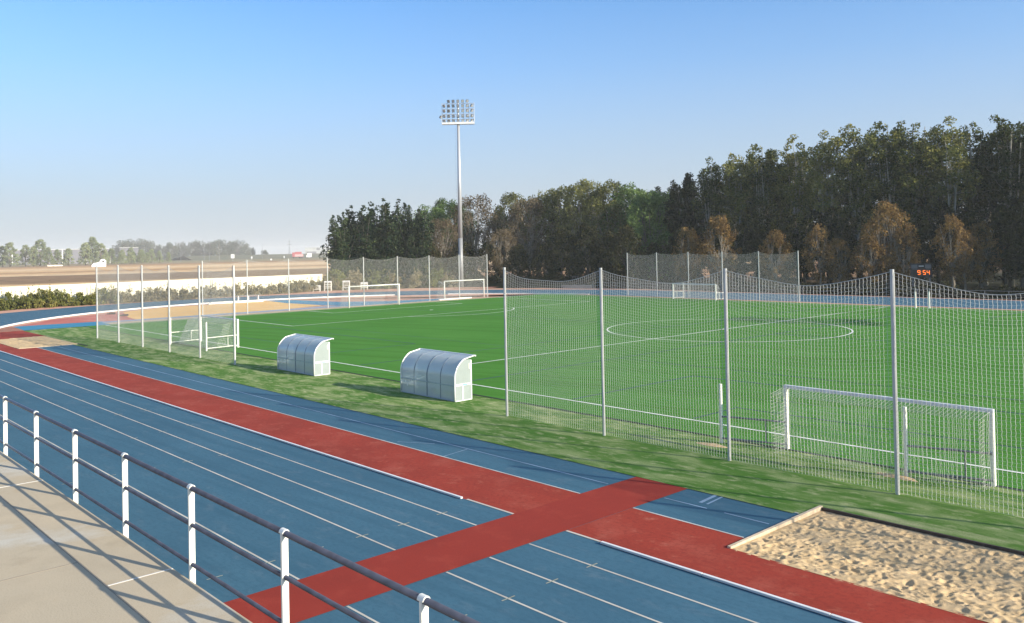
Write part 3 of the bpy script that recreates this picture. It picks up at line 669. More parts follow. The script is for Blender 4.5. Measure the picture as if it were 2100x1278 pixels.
# ------------------------------------------------------------------ far edge of the track: rail fence, mat, stacks, bench
e = thing("rail_fence", "low dark rail fence along the far side of the track", "fence", (-6, 77.6, ZT))
pm = MB().box(-.03, -.03, 0, .03, .03, 1.25).mesh("post", M['grey'])
for k in range(0, 45): link("post", pm, e, (2.4*k, 0, 0))
MB().tube([(0, 0, 1.22), (105, 0, 1.22)], .035, 6).obj("rail", plain("dull rail", (.22, .22, .21), .6), e); MB().tube([(0, 0, .75), (105, 0, .75)], .03, 6).obj("rail", plain("dull lower rail", (.18, .18, .17), .6), e)
e = thing("landing_mat", "low faded pink mat lying beyond the far straight", "mat", (-9.6, 78.6, ZT), rad(8))
MB().box(-3, -1.2, .05, 3, 1.2, .60).obj("mat_body", M['peach'], e); MB().box(-3.02, -1.22, .60, 3.02, 1.22, .68).obj("mat_cover", plain("mat top", (.55, .42, .34), .8), e)
e = thing("pallet_rack", "old wooden frame of upright boards among the dark bushes", "rack", (-13.5, 80.5, ZT), rad(40))
q = MB()
for k in range(7): q.box(-1.3+k*.4, -.03, .3, -1.3+k*.4+.2, .0, 2.1)
q.obj("slats", plain("weathered slats", (.16, .12, .10), .9, var=.3), e); MB().box(-1.4, .002, .4, 1.4, .08, .52).box(-1.4, .002, 1.95, 1.4, .08, 2.1).box(-1.45, .002, 0, -1.35, .1, .399).box(1.35, .002, 0, 1.45, .1, .399).obj("frame", M['bark'], e)
rk = thing("stone_pile", "small pile of pale stones on the bank behind the track", "stones", (-26, 76.0, .75))
q = MB()
for k in range(7):
    cx, cy, s = -.9+k*.32, random.uniform(-.2, .2), random.uniform(.18, .42)
    a = [random.uniform(.75, 1.1) for _ in range(7)]
    q.prism([(cx+s*a[i]*math.cos(i*.9), cy+s*a[i]*math.sin(i*.9)) for i in range(7)], 0, s*random.uniform(.8, 1.7))
q.obj("stones", M['stone'], rk)
bank = MB(); bx = np.linspace(-36, -12, 25)
for i in range(24):
    yy = lambda x: 71.5+(x+36)*.19
    bank.add([(bx[i], yy(bx[i])+.6, ZT), (bx[i+1], yy(bx[i+1])+.6, ZT), (bx[i+1], yy(bx[i+1])+2.2, .8), (bx[i], yy(bx[i])+2.2, .8), (bx[i+1], yy(bx[i+1])+7, .7), (bx[i], yy(bx[i])+7, .7)], [(0, 1, 2, 3), (3, 2, 4, 5)])
surf("grass_bank", bank, ground("dark bank grass", (.03, .04, .015), [((.05, .05, .02), .8, 5, .4, .65, .8, I1)]))
def hurdle_stack(label, x, y, rz, n, h):
    e = thing("hurdle_stack", label, "hurdles", (x, y, .004), rz, "stacks of white hurdles by the far bend")
    for k in range(n):
        q = MB(); o = k*.16
        q.box(-.58, o, .06, -.53, o+.03, h).box(.53, o, .06, .58, o+.03, h).box(-.60, o-.5, 0, -.54, o+.1, .05).box(.54, o-.5, 0, .60, o+.1, .05)
        for j in range(4): q.box(-.52, o+.004, h*(.28+.18*j), .52, o+.026, h*(.28+.18*j)+.07)
        q.obj("frame", M['whitepaint'], e); MB().box(-.60, o-.012, h-.14, .60, o-.001, h+.01).obj("top_board", M['plastic'], e)
fz = math.atan2(-.65, .76)+math.pi/2
hurdle_stack("low stack of white hurdles, leftmost of the four", -41.6, 47.6, fz, 5, 1.0)
hurdle_stack("tallest stack of white hurdles, second from the left", -41.0, 49.4, fz, 6, 1.65)
hurdle_stack("narrow tall stack of white hurdles, third from the left", -39.6, 52.2, fz, 5, 1.65)
hurdle_stack("stack of white hurdles showing above the goal corner, rightmost of the four", -38.6, 55.2, fz, 5, 1.25)
e = thing("bench", "simple white bench with a grey plank top inside the far bend", "bench", (-24.6, 25.2, .008), rad(82))
MB().box(-.2, -.25, .80, 3.2, .25, .88).obj("seat", M['grey'], e)
for x in (.1, 1.5, 2.9): MB().box(x-.06, -.2, 0, x+.06, .2, .799).obj("leg", M['whitepaint'], e)
e = thing("board_stack", "long low white boards lying on the ground beside the bench", "boards", (-23.4, 20.5, .008), rad(84))
MB().box(0, -.3, 0, 7.5, .3, .16).box(.4, -.25, .161, 6.8, .25, .26).obj("boards", M['whitepaint'], e)
for x, y, lb in ((-15.6, 5.6, "left dark block lying on the red infield"), (-11.2, 5.5, "right dark block lying on the red infield")):
    e = MB().box(-.45, -.15, 0, .45, .15, .12).box(-.2, -.12, .121, .45, .12, .20)
    o = e.obj("start_block", M['darkwood'], None, False, (x, y, .008)); o.rotation_euler = (0, 0, rad(55)); tag(o, lb, "block", "dark blocks on the red infield")
# small sand heaps beside the goal feet
for i, (x, y) in enumerate(((69.5, -2.95), (75.3, -2.75))):
    q = MB(); n = 12
    R1 = [random.uniform(.25, .45) for _ in range(n)]
    V = [(R1[k]*1.6*math.cos(k*6.283/n), R1[k]*.6*math.sin(k*6.283/n), 0) for k in range(n)]+[(R1[k]*.7*math.cos(k*6.283/n), R1[k]*.3*math.sin(k*6.283/n), .045) for k in range(n)]+[(0, 0, .06)]
    q.add(V, [(k, (k+1) % n, n+(k+1) % n, n+k) for k in range(n)]+[(n+k, n+(k+1) % n, 2*n) for k in range(n)])
    o = q.obj("sand_heap", M['sand'], None, True, (x, y, .001)); tag(o, ("little heap of sand by the left rear upright of the near goal", "flat spill of sand at the right rear upright of the near goal")[i], "sand heap")

# ------------------------------------------------------------------ wall and hedge on the left
e = thing("boundary_wall", "long cream rendered boundary wall behind the hedge on the left", "wall")
wp = [(-37.6, -22), (-39.0, -1.5), (-39.4, 8), (-40.6, 20), (-42.2, 34), (-44.3, 50.4)]
hs = [2.95, 2.9, 2.9, 2.9, 2.9, 2.85]
def off(i):
    a = np.array(wp[max(i-1, 0)]); b = np.array(wp[min(i+1, len(wp)-1)]); d = (b-a)/np.hypot(*(b-a)); return np.array([-d[1], d[0]])*.25
q = MB(); k = len(wp); V = []
for i in range(k):
    o = off(i); x, y = wp[i]; V += [(x, y, ZT), (x+o[0], y+o[1], ZT), (x+o[0], y+o[1], hs[i]), (x, y, hs[i])]
q.add(V, [(4*i+j, 4*i+4+j, 4*i+4+(j+1) % 4, 4*i+(j+1) % 4) for i in range(k-1) for j in range(4)]+[(0, 1, 2, 3), (4*k-1, 4*k-2, 4*k-3, 4*k-4)])
q.obj("wall_body", M['wall'], e)
q = MB()
for (x, y) in ((-39.16, 10.4), (-41.6, 29.0), (-43.3, 43.0)): q.box(x+.28, y, 1.0, x+.36, y+.10, 2.7)
q.obj("expansion_joint", M['grey'], e)

# ------------------------------------------------------------------ foliage
def leaf_mesh(name, C, size, mat, flat=.0, rg=rng):
    n = len(C); nrm = rg.normal(0, 1, (n, 3)); nrm[:, 2] = nrm[:, 2]*(1-flat)+flat; nrm /= np.linalg.norm(nrm, axis=1)[:, None]
    a = np.cross(nrm, rg.normal(0, 1, (n, 3))); a /= np.linalg.norm(a, axis=1)[:, None]+1e-9; b = np.cross(nrm, a)
    s = (size*rg.uniform(.55, 1.25, n))[:, None]
    P = np.stack([C-a*s*.62, C-b*s*.36+a*s*.05, C+a*s*.62, C+b*s*.36+a*s*.05], 1)
    me = npmesh(name, ([P.reshape(-1, 3)], [np.arange(4*n).reshape(n, 4)]), mat); return me
def blob(rg, c, r, n, stretch=(1, 1, 1)):
    d = rg.normal(0, 1, (n, 3)); d /= np.linalg.norm(d, axis=1)[:, None]; rr = r*rg.uniform(.25, 1, n)**.6
    return np.array(c)+d*rr[:, None]*np.array(stretch)
def tree_proto(kind, seed):
    """(trunk mesh, crown mesh, nominal height)"""
    rg = np.random.default_rng(seed); tk = MB(); C = []
    def limb(a, b, r0, r1, bend=.12):
        a = np.array(a, float); b = np.array(b, float); m = (a+b)/2+rg.normal(0, bend, 3)*np.linalg.norm(b-a)*.5
        tk.tube([a, a*.5+m*.5, m, m*.5+b*.5, b], np.linspace(r0, r1, 5), 5, caps=False)
    if kind in ('poplar', 'dusky'):
        Hh = 22.; pp = kind == 'poplar'; nl = rg.integers(3, 6); tk.tube([(0, 0, 0), (.1, 0, 4), (0, .1, 9)], [.34, .27, .20], 7)
        for k in range(nl):
            a = k*6.28/nl+rg.uniform(-.5, .5); sp = rg.uniform(.5, 1.9) if pp else rg.uniform(.6, 2.8); top = Hh*(rg.uniform(.84, .97) if k else .97)
            p = np.array([sp*math.cos(a), sp*math.sin(a), top]); z0 = rg.uniform(3, 8)
            limb((0, 0, z0), p*np.array([1, 1, .97]), .14, .03, .06)
            for zz in np.arange(rg.uniform(4, 7), top, .95 if pp else .62):
                v_ = zz/top; tt = np.clip((zz-z0)/(top-z0), 0, 1)
                c = p*np.array([1, 1, 0])*tt+np.array([0, 0, zz])
                w_ = (.45 if v_ < .4 else .45+1.0*min(1, (v_-.4)/.25))*(1 if v_ < .88 else max(.4, (1.06-v_)/.18)) if pp else (.8+.5*math.sin(3.1*v_))*(1 if v_ < .85 else max(.3, (1.05-v_)/.2))
                if rg.random() < (.30 if v_ < .50 and pp else .80 if pp else .9):
                    for q in range(2):
                        o = rg.normal(0, (.75 if pp else .62)*w_+.12, 3); o[2] *= .7; r = rg.uniform(.5, 1.05)*(.45+.45*w_)
                        C.append(blob(rg, c+o, r, int((165 if pp else 95)*r*r+14), (1, 1, 1.1)))
                        if rg.random() < .4: limb(c-np.array([0, 0, .8]), c+o, .035, .012, .2)
        for k in range(16):
            a = rg.uniform(0, 6.28); zz = rg.uniform(2.5, 9); q = rg.uniform(.6, 2.4); C.append(blob(rg, (q*math.cos(a), q*math.sin(a), zz), .8, 30 if pp else 80))
        if pp:
            for k in range(6):
                a = rg.uniform(0, 6.28); q = rg.uniform(.4, 1.7); limb((q*.2*math.cos(a), q*.2*math.sin(a), rg.uniform(2, 6)), (q*math.cos(a), q*math.sin(a), rg.uniform(14, 19)), .13, .05, .03)
        size, bark, lm = (.27 if pp else .34), M['stembark'] if pp else M['bark'], L[kind]
    elif kind == 'spire':
        Hh = 15.; nl = 9; tk.tube([(0, 0, 0), (0, 0, 6)], [.3, .2], 7)
        for k in range(nl):
            a = k*2.4+rg.uniform(-.3, .3); sp = 0 if k == 0 else rg.uniform(.8, 2.6); top = Hh*(1 if k == 0 else rg.uniform(.62, .97)); x, y = sp*math.cos(a), sp*math.sin(a)
            limb((0, 0, 1.5), (x, y, top*.97), .12, .02, .05)
            for zz in np.arange(.4, top, .6):
                w_ = 1.35*min(1, (top-zz)/4.5+.12)*(.85+.3*math.sin(zz*1.7+k))
                o = rg.normal(0, .35, 3); C.append(blob(rg, (x*(.6+.4*zz/top)+o[0], y*(.6+.4*zz/top)+o[1], zz), w_*.75+.1, int(44*w_+8), (1, 1, 1.5)))
        size, bark, lm = .36, M['bark'], L['spire']
    elif kind in ('broad', 'olive', 'bare', 'rust', 'shrub', 'far'):
        Hh = {'broad': 17., 'olive': 18., 'bare': 16., 'rust': 10., 'shrub': 9., 'far': 16.}[kind]
        Rr = {'broad': 5.0, 'olive': 5.2, 'bare': 4.4, 'rust': 2.9, 'shrub': 3.3, 'far': 4.0}[kind]
        lo = {'broad': .10, 'olive': .12, 'bare': .25, 'rust': .16, 'shrub': .0, 'far': .08}[kind]
        nc = {'broad': 120, 'olive': 120, 'bare': 130, 'rust': 90, 'shrub': 90, 'far': 80}[kind]
        tk.tube([(0, 0, 0), (.1, .05, Hh*.3), (0, 0, Hh*.5)], [Hh*.018, Hh*.013, Hh*.008], 7)
        nodes_ = []
        for k in range(9):
            a = k*2.4+rg.uniform(-.4, .4); el = rg.uniform(.55, .9); q = Rr*rg.uniform(.35, .7); b = (q*math.cos(a), q*math.sin(a), Hh*el)
            limb((0, 0, Hh*rg.uniform(.15, .35)), b, Hh*.0075, Hh*.002, .08); nodes_.append(b)
        for k in range(nc):
            t_ = (k+.5)/nc; zz = lo+(1-lo)*t_**.9
            vv = (zz-lo)/(1-lo)
            prof = {'broad': math.sin(math.pi*min(1, vv*.82+.14))**.6, 'olive': math.sin(math.pi*(vv*.80+.12))**.7, 'bare': math.sin(math.pi*(vv**1.2*.82+.10))**.8, 'rust': math.sin(math.pi*(vv*.84+.10))**.9, 'shrub': math.sin(math.pi*(vv*.62+.34))**.7, 'far': (1-vv)**.55*.95+.08}[kind]
            a = rg.uniform(0, 6.28); q = Rr*prof*rg.uniform(.30, 1.0)**.5
            c = np.array([q*math.cos(a), q*math.sin(a), Hh*zz*.96]); r = Rr*rg.uniform(.14, .27)
            dens = {'broad': 105, 'olive': 95, 'bare': 62, 'rust': 52, 'shrub': 62, 'far': 45}[kind]
            C.append(blob(rg, c, r, int(dens*(.6+.8*rg.random())), (1, 1, 1.1)))
            if kind in ('bare', 'rust', 'olive', 'broad') and rg.random() < (.9 if kind in ('bare', 'rust') else .35):
                b = nodes_[min(range(9), key=lambda i: np.linalg.norm(np.array(nodes_[i])*np.array([1, 1, .6])-c*np.array([1, 1, .6])))]
                s = np.array(b)*rg.uniform(.5, .9); s[2] = max(Hh*.2, s[2]); limb(s, c+np.array([0, 0, r*.6]), Hh*.0026, Hh*.0008, .08)
        size = {'broad': .30, 'olive': .30, 'bare': .25, 'rust': .24, 'shrub': .30, 'far': .55}[kind]
        bark = M['palebark'] if kind in ('bare', 'rust', 'olive') else M['bark']; lm = L[kind]
    C = np.concatenate(C); C[:, 2] = np.maximum(C[:, 2], .15); top = np.percentile(C[:, 2], 99.6)
    return tk.mesh("trunk", bark, True), leaf_mesh("crown", C, size, lm, .0, rg), top
PROTO = {}
def protos(kind, n):
    if kind not in PROTO: PROTO[kind] = [tree_proto(kind, 100+sum(map(ord, kind))+i) for i in range(n)]
    return PROTO[kind]
def plant(kind, name, lst, label, group, cat="tree", nv=3, zb=ZT, wide=1.0, crownmat=None):
    ps = protos(kind, nv)
    for i, (x, y, h) in enumerate(lst):
        tm, cm, top = ps[i % nv]; s = h/top
        lb = label(i, x, y, h) if callable(label) else label
        t_ = thing(name, lb, cat, (x, y, zb), random.uniform(0, 6.28), group)
        t_.scale = (s*wide*random.uniform(.9, 1.12), s*wide*random.uniform(.9, 1.12), s)
        link("trunk", tm, t_); link("crown", cm, t_)
plant('spire', "dark_tree", [(-48.1, 57.1, 13.2), (-49.7, 60.1, 14.6), (-47, 60.5, 14.7), (-49.4, 64.2, 13.7), (-45.6, 64.4, 15.7), (-45.7, 67.7, 15.9), (-42.7, 68.4, 14.4), (-40, 68.6, 13.6)],
      lambda i, *a: ["dark spiky tree at the left edge of the wood", "dark spiky tree in the dark clump left of the floodlight mast"][i > 0], "dark spiky trees left of the floodlight mast", wide=1.22)
plant('broad', "green_tree", [(-52.9, 81.3, 15.9), (-55.7, 87.6, 17.6), (-56.3, 91.5, 16.7)], "pale green round tree just left of the floodlight mast", "green trees left of the mast")
plant('broad', "green_tree", [(-13.2, 96.1, 18), (-6.5, 93.8, 16.5), (-6.5, 98.7, 16.7)], "green round tree in the middle of the wood before the tall poplars begin", "green trees in the middle of the wood")
plant('bare', "bare_tree", [(-44.1, 85.8, 17.7), (-31.7, 81.6, 10.6), (-31.1, 88.1, 16.5), (-43.8, 76.7, 12.9)],
      lambda i, *a: ["tall brownish tree with pale branches right of the floodlight mast", "low reddish brown tree right of the floodlight mast", "olive brown tree with a fan of pale branches", "thin brown tree behind the floodlight mast"][i], "brownish thinning trees near the mast")
plant('olive', "olive_tree", [(-42, 94, 18.2), (-32.6, 95, 18.3), (-27, 94.7, 18.7), (-20.3, 92.8, 19.2), (-16.3, 93.6, 18.8)], "olive green tree with a round top in the middle of the wood", "olive trees in the middle of the wood")
plant('dusky', "dark_poplar", [(-1.3, 95.1, 17.6), (-.2, 98.3, 19.2)], "dark tree where the skyline steps up to the tall poplars", "dark trees at the skyline step")
POP = [(2.9, 98, 21.4), (6.2, 102.5, 19.8), (6.6, 100.3, 22), (10.8, 101.7, 23), (14.4, 106.3, 21.1), (15.8, 103.3, 23.9), (21.7, 101.8, 24), (21.8, 112.4, 21.9), (26.1, 102.8, 24.8), (30.1, 104.6, 24.6), (30.6, 115.1, 21.7), (33.9, 106.1, 24.5), (37.9, 106.6, 24.6), (39.2, 116.2, 21.9), (39.9, 113.6, 24.2), (44.4, 110.8, 24.2), (46.4, 115.3, 21.2), (47.7, 113.8, 24.7), (53.5, 109.1, 23.7), (55.5, 118.6, 20.9)]
plant('poplar', "tall_poplar", POP, lambda i, x, y, h: "tall olive poplar in the lower left part of the poplar row" if x < 12 else ("tall olive poplar in the middle of the row, above the far touchline net" if x < 28 else "tall olive poplar at the high right end of the row above the scoreboard"), "row of tall poplars", nv=6, wide=1.12)
BK = [(-50, 98, 15.5), (-45, 103, 16), (-38, 102, 16.8), (-60, 97, 15.2), (-28, 104, 17.6), (-52, 105, 16), (-42.5, 109, 17), (-40.2, 112.6, 16.8), (-35.6, 111.2, 18.3), (-37.9, 121.1, 17.6), (-40.4, 128.1, 19.5), (-29.9, 122.4, 19.1), (-28.3, 124.9, 19.5), (-26.9, 128.4, 18.7), (-21.6, 128.5, 20.3), (-21.9, 135.5, 20.8), (-14.8, 125.8, 20.1), (-7.5, 122.2, 20.4), (-.6, 118.2, 21.4), (0, 122, 21.1), (-2, 131.2, 20.7), (5.2, 126, 19), (4.8, 133.6, 18.3), (8.7, 132.2, 18.6), (11.3, 134.6, 19), (15.8, 131.1, 18.6), (21.8, 125, 17.6), (19.1, 137.9, 19.8), (26.8, 136.6, 18.8), (32.3, 134.2, 18.6), (37.2, 147.2, 20), (45.6, 132.9, 18.3), (26, 118, 16.5), (33, 121, 16.8), (40, 122, 16.5), (48, 121, 17), (14, 117, 16)]
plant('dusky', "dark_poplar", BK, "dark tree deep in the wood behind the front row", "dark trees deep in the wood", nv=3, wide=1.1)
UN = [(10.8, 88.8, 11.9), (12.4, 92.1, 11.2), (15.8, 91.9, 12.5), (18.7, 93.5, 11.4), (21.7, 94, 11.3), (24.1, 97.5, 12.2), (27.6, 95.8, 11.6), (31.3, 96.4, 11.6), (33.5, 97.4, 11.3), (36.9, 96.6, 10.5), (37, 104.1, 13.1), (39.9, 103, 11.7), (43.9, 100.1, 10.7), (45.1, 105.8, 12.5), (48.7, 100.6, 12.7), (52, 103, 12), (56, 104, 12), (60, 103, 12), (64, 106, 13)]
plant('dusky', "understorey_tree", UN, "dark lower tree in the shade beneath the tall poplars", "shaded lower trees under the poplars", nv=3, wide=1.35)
OFFS = [(60, 112, 24), (65, 110, 24), (70, 114, 25), (76, 111, 24), (82, 113, 24), (62, 120, 25), (72, 122, 25), (90, 112, 24)]
plant('poplar', "tall_poplar", OFFS, "tall poplar continuing the row beyond the right edge of the view", "row of tall poplars", nv=5)
SHR = [(-17.1, 82.1, 10.2), (-12.3, 83.8, 10.7), (-7.9, 84.9, 9.3), (-3.5, 83.4, 10.2), (4.8, 87.2, 9.5), (-19, 80.4, 7.7), (-25.5, 79.5, 7.4), (-.1, 86, 7.3), (-33.5, 79.6, 7.9), (-38.1, 77.4, 8.2), (-40.6, 71.2, 8.2)]
plant('shrub', "bushy_tree", SHR, lambda i, x, y, h: "low bushy brown green tree at the foot of the wood, right of the mast" if x > -28 else "low bushy brown green tree around the foot of the mast", "bushy low trees at the foot of the wood")
RST = [(13.9, 83.6, 11.2), (21.1, 86.8, 8.8), (26.4, 89.7, 9.4), (34.5, 93.4, 12.4), (33, 90.6, 7.9), (36.5, 93.2, 8.6), (42, 95.3, 10.2), (43.1, 96.7, 8.4), (8.9, 82.7, 9.6), (28.7, 90.8, 7.4), (44.2, 99.2, 9.3)]
RL = ["orange brown tree behind the middle of the far touchline net", "rusty tree at the right end of the far touchline net", "narrow rusty tree with a greenish tip", "tallest rusty tree with a fan of pale branches, left of the scoreboard", "small rusty tree left of the tallest rusty one", "low rusty tree just behind the scoreboard", "broad rusty tree right of the scoreboard", "rusty tree leaning against the broad one right of the scoreboard", "dull brown tree left of the orange brown one", "dim brown sapling between the narrow and the tallest rusty trees", "brown tree furthest right in front of the poplars"]
plant('rust', "rusty_tree", RST, lambda i, *a: RL[i], "small autumn trees before the poplars", nv=4, wide=.9)
# park trees and woods far away on the left
FAR = [(-696.4, 141.5, 17), (-685.5, 144.5, 19.6), (-692.8, 157.6, 17.6), (-681.7, 160.8, 15.8), (-695.1, 169.2, 22), (-669.4, 168.6, 15.1), (-677.4, 177.7, 13.5), (-675.2, 185.7, 14.2), (-681.2, 201, 19), (-684.3, 207.8, 23.6), (-677.7, 212.5, 18), (-694.2, 226.4, 13.9), (-701, 237.8, 12.9), (-708.1, 248, 14.6), (-714.5, 259.9, 12.8), (-721, 271.2, 13.1), (-691, 220, 13.1), (-700, 245, 10.5), (-706, 255, 11), (-716, 266, 10), (-722, 279, 11.5), (-690, 233, 9.5), (-712, 252, 10.2), (-728, 290, 10)]
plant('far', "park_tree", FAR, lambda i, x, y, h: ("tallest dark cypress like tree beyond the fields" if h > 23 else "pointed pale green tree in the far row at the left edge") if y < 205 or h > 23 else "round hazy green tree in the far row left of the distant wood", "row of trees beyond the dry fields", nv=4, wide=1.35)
FW = [(-1294.4, 434, 26.7), (-1290.5, 442.4, 31.9), (-1314.6, 461.3, 35.4), (-1413.4, 509, 38.2), (-1429.1, 527.3, 35), (-1298.5, 491.2, 26.2), (-1403.3, 544.9, 25), (-1263.4, 504.4, 27.8), (-1379.3, 562.1, 31.2), (-1362.1, 567.2, 24.9), (-1378.7, 589.8, 31), (-1295.2, 566.4, 32.8), (-1307.7, 585.4, 30.4), (-1236, 567, 31.5), (-1251.6, 585.8, 31.7), (-1341.3, 639.7, 31.5), (-1281.2, 623.9, 31.3), (-1304.1, 645.7, 26.5), (-1355.4, 681.9, 20)]
PROTO['farwood'] = [(a, leaf_mesh("crown", np.concatenate([blob(np.random.default_rng(i*9+k), (random.uniform(-5, 5), random.uniform(-5, 5), random.uniform(1, 15)), 3.2, 90) for k in range(26)]), .95, L['fardark']), 17.5) for i, (a, b, c) in enumerate(protos('broad', 3))]
plant('farwood', "hazy_tree", FW, "dark blurred tree in the hazy distant wood", "trees of the hazy distant wood", nv=3, wide=1.0)
plant('spire', "dark_tree", [(-1078.1, 552.3, 16)], "lone thin cypress on the hazy horizon", None)
plant('farwood', "hazy_tree", [(-1070.9, 566.6, 13)], "lone round tree on the hazy horizon", None, nv=1)

def shrub_mesh(rg, mat, wd, h):
    C = []
    for k in range(46):
        a = rg.uniform(0, 6.28); q = rg.uniform(0, 1)**.5; zz = rg.uniform(.05, 1)
        c = (wd*q*math.cos(a), wd*.55*q*math.sin(a), h*zz*(1-.45*q*q)*.92); C.append(blob(rg, c, rg.uniform(.2, .42), 80, (1, 1, 1.0)))
    for k in range(5):
        a = rg.uniform(-1, 1); C.append(np.array([a*wd*.8, rg.uniform(-.3, .3), h*rg.uniform(.85, 1.0)])+rg.normal(0, 1, (14, 3))*np.array([.06, .06, .22]))
    C = np.concatenate(C); C[:, 2] = np.maximum(C[:, 2], .05); return leaf_mesh("shrub", C, .16, mat, 0, rg)
SM = [shrub_mesh(np.random.default_rng(40+i), L['hedge'], 1.9, 2.0) for i in range(4)]
SB = [shrub_mesh(np.random.default_rng(60+i), L['hedgebrown'], 1.9, 2.0) for i in range(4)]
def hedge_x(y): return np.interp(y, [-22, -1.5, 12, 25, 38, 50, 58], [-36.2, -37.6, -41.0+2.6, -39.2, -40.9, -43.6+.4, -45.0])
i = 0
for y in np.arange(-20, 57.5, 2.15):
    green = y < 13.0
    me = (SM if green else SB)[i % 4]
    o = link("hedge_shrub", me, None, (float(hedge_x(y))+random.uniform(-.3, .2), float(y), ZT)); o.rotation_euler = (0, 0, rad(90)+random.choice((0, math.pi))+random.uniform(-.25, .25))
    s = random.uniform(.95, 1.25)*(1.08 if green else 1.0); o.scale = (random.uniform(1.0, 1.25), random.uniform(1.1, 1.4), s*random.uniform(.9, 1.15))
    tag(o, "leafy green shrub of the hedge before the cream wall" if green else "dry olive brown shrub of the hedge before the cream wall", "shrub", "green hedge before the cream wall" if green else "dry hedge before the cream wall"); i += 1
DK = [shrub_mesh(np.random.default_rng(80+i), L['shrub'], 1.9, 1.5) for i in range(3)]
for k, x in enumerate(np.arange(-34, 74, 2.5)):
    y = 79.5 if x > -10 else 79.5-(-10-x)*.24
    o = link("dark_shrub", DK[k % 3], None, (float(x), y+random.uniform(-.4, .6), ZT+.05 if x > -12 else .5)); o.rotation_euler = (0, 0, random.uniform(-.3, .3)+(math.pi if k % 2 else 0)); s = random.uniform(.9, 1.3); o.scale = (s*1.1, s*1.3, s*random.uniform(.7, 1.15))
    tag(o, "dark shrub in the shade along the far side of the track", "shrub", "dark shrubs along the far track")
for k, (x, y) in enumerate(((-45.5, 54), (-46.5, 56.2), (-44.4, 57.0), (-43.0, 60.5), (-41.0, 64.0), (-38.5, 66.6), (-36.0, 68.6), (-33.8, 70.2))):
    o = link("bush", SB[k % 4] if k % 3 else SM[k % 4], None, (x, y, ZT)); o.rotation_euler = (0, 0, k*1.1); s = random.uniform(1.3, 1.9); o.scale = (s*.9, s*1.1, s)
    tag(o, "bush at the foot of the dark spiky trees behind the end net", "bush", "bushes under the dark spiky trees")

# ------------------------------------------------------------------ far buildings and poles
def block(name, label, cat, a, b, depth, z1, m, extra=None, z0=ZT):
    a = np.array(a, float); b = np.array(b, float); d = b-a; Ln = np.hypot(*d)
    e = thing(name, label, cat, (a[0], a[1], z0), math.atan2(d[1], d[0]))
    MB().box(0, 0, 0, Ln, depth, z1-z0-.6).obj("walls", m, e); MB().box(-.4, -.4, z1-z0-.599, Ln+.4, depth+.4, z1-z0).obj("roof", M['shed'], e)
    if extra: extra(e, Ln, z1-z0)
    return e
def cols(e, Ln, h):
    q = MB()
    for x in np.linspace(2, Ln-2, 5): q.box(x-.5, -.9, 0, x+.5, -.41, h-.7)
    q.obj("pillars", M['plastic'], e)
block("warehouse", "long low grey warehouse half hidden by the far row of trees", "warehouse", (-890.5, 190.1), (-866, 283), 30, 15.2, M['shedgrey'], cols)
block("warehouse", "small white framed shed in front of the distant wood", "shed", (-862.8, 289.8), (-856.8, 307.3), 10, 16.2, M['shedgrey'], None)
def patches(e, Ln, h):
    MB().box(Ln*.58, -.5, h-4.5, Ln*.99, -.02, h-.8).obj("dark_window_band", M['shedgrey'], e); MB().box(Ln*.5, -.5, 2.5, Ln*.99, -.02, h-5.5).obj("yellow_band", M['yelgreen'], e)
    MB().box(Ln*.26, -.5, h-4.5, Ln*.33, -.02, h-1.2).obj("window", M['shedgrey'], e)
block("factory", "pale factory building on the hazy horizon left of the dark trees", "factory", (-1216.6, 717.3), (-1176, 782), 40, 15.5, M['shed'], patches)
block("grey_shed", "small grey shed on the horizon before the pale factory", "shed", (-1100, 655), (-1095, 668), 8, 9.0, M['shedgrey'])
def hood(e, Ln, h): MB().box(2, -.6, .8, Ln-.3, -.02, h*.62).obj("pale_side", M['pinkpaint'], e)
e = thing("red_truck", "red truck with a pale side parked on the horizon road", "truck", (-877, 505, ZT), math.atan2(15, 9))
MB().box(0, 0, 2.2, 3.2, 3, 7.6).obj("cab", M['redpaint'], e); MB().box(3.3, 0, 2.4, 13.5, 3, 5.2).obj("load_body", M['pinkpaint'], e); MB().box(3.3, 0, 5.201, 11.5, 3, 8.2).obj("load_cover", M['redpaint'], e)
for x in (1.6, 9, 11.5): MB().tube([(x, -.2, 1.1), (x, 3.2, 1.1)], 1.1, 12).obj("wheel", M['black'], e)
e = thing("white_van", "small white van on the horizon road right of the red truck", "van", (-868, 521, ZT), math.atan2(15, 9))
MB().box(0, 0, 1.2, 5.6, 2.6, 6.4).box(-1.2, 0, 1.2, -.01, 2.6, 3.8).obj("body", M['plastic'], e)
for x in (.3, 4.4): MB().tube([(x, -.1, .8), (x, 2.7, .8)], .8, 10).obj("wheel", M['black'], e)
e = thing("white_hut", "small white hut with a sloping end at the far field edge", "hut", (-524, 158, ZT), math.atan2(.96, .27))
q = MB(); V = [(0, 0), (9, 0), (9, 4.2), (7.8, 5.2), (5.6, 5.0), (5.2, 3.4), (1, 2.4), (0, 1.2)]
n = len(V); q.add([(x, 0, z_) for x, z_ in V]+[(x, 3, z_) for x, z_ in V], [tuple(range(n)), tuple(range(2*n-1, n-1, -1))]+[(i, n+i, n+(i+1) % n, (i+1) % n) for i in range(n)]); q.obj("walls", M['plastic'], e)
MB().box(6.6, -.03, 3.0, 7.8, -.005, 4.2).obj("window", M['black'], e)
PG = plain("dull pole grey", (.20, .21, .22), .7)
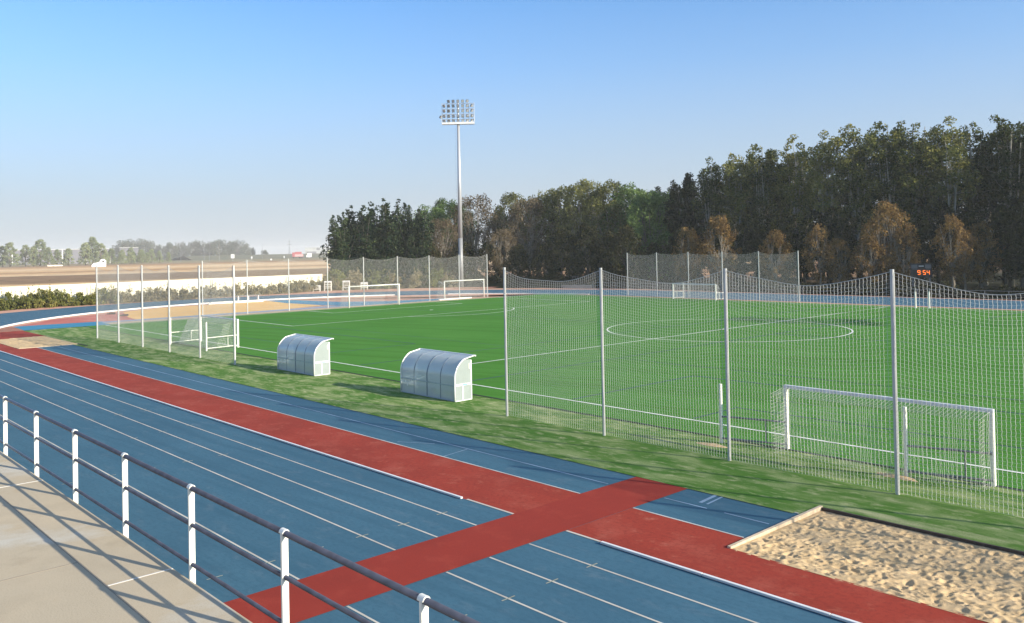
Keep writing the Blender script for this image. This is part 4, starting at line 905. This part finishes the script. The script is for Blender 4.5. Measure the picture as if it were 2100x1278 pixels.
def pole(label, x, y, h, arms, name="street_lamp", cat="lamp post", r=.16):
    r = r*.7
    e = thing(name, label, cat, (x, y, ZT), math.atan2(.8, .55))
    MB().tube([(0, 0, 0), (0, 0, h)], [r, r*.6], 6).obj("pole", PG, e)
    q = MB()
    for z_, l0, l1 in arms: q.box(l0, -.09, z_-.12, l1, .09, z_+.12)
    q.obj("arm", PG, e)
pole("tall hazy lamp post before the distant wood", -748.7, 310.4, 18, [(17.9, -.3, 1.6)], r=.28)
pole("left of two close hazy posts joined by a crossarm", -740.2, 330.8, 17.6, [(17.5, -.2, 3.6), (9, -1.2, 1.2)], r=.28)
pole("right of two close hazy posts", -738.2, 335.6, 17.4, [(9, -1, 1)], r=.26)
pole("pale utility pole with short crossarms in front of the hazy wood", -779.8, 364.6, 20.6, [(13.5, -2, 2), (16.5, -1.4, 1.4)], "utility_pole", "utility pole", .35)
pole("thin pole at the right edge of the distant wood", -800, 425, 17, [(16.9, -.3, .9)], r=.22)
e = thing("pylon", "lattice power pylon with wide crossarms on the misty horizon", "pylon", (-1229.4, 694.5, ZT), math.atan2(.8, .55))
q = MB()
for s in (-1, 1): q.tube([(s*1.6, -1.2, 0), (s*.5, 0, 18), (0, 0, 31)], .22, 5); q.tube([(s*1.6, 1.2, 0), (s*.5, 0, 18)], .22, 5)
for k in range(8): z0 = k*2.2; w0 = 1.6-1.1*k*2.2/18; q.tube([(-w0, 0, z0), (w0, 0, z0+2.2)], .14, 4); q.tube([(w0, 0, z0), (-w0, 0, z0+2.2)], .14, 4)
q.obj("tower", M['steeldark'], e); q = MB().box(-4, -.25, 21.2, 4, .25, 21.9).box(-2.2, -.2, 26.0, 2.2, .2, 26.5); q.obj("crossarm", M['steeldark'], e)
for i, (x, y, h, wd, lb) in enumerate(((-742, 362, 5.0, 3.6, "white square sign board in front of the distant wood"), (-760, 392, 3.4, 1.4, "small white sign right of the square sign board"), (-640, 352, 1.2, 1.6, "small white marker low in the far field"), (-800, 452, 3.0, 1.2, "tiny white sign near the lone cypress"), (-870, 560, 2.4, 1.4, "tiny white sign right of the white van"))):
    e = thing("road_sign", lb, "sign", (x, y, ZT), math.atan2(.8, .55), "small white signs along the horizon road")
    MB().box(-.12, -.1, 0, .12, .1, h).obj("sign_post", M['steelgrey'], e); MB().box(-wd/2, -.2, h*.55, wd/2, -.101, h+wd*.5).obj("sign_face", M['plastic'], e)
q = MB(); hx = [(-1010, 420), (-960, 520), (-1000, 640), (-1040, 760), (-1100, 900)]
for i in range(4): q.add([(hx[i][0]+30, hx[i][1], ZT), (hx[i+1][0]+30, hx[i+1][1], ZT), (hx[i+1][0], hx[i+1][1], 5.4), (hx[i][0], hx[i][1], 5.4), (hx[i+1][0]-60, hx[i+1][1], ZT), (hx[i][0]-60, hx[i][1], ZT)], [(0, 1, 2, 3), (3, 2, 4, 5)])
surf("embankment", q, ground("embankment scrub", (.10, .11, .07), [((.13, .12, .08), .03, 6, .4, .65, .8, I1)]))
e = thing("white_wall", "low white wall under the far row of trees", "wall", (-650, 163, ZT), math.atan2(.96, .27))
MB().box(0, 0, 0, 11, .6, 1.0).obj("wall_body", M['wall'], e)

# ------------------------------------------------------------------ air
m = bpy.data.materials.new("haze"); m.use_nodes = True; t = m.node_tree; t.nodes.clear()
o = t.nodes.new("ShaderNodeOutputMaterial"); v = t.nodes.new("ShaderNodeVolumePrincipled")
v.inputs["Color"].default_value = (1, 1, 1, 1); v.inputs["Density"].default_value = .00025; v.inputs["Anisotropy"].default_value = 0
t.links.new(v.outputs[0], o.inputs["Volume"])
tag(MB().box(-4300, -2600, -1.4, 2600, 4300, 42).obj("haze", m), None, None, kind='stuff')
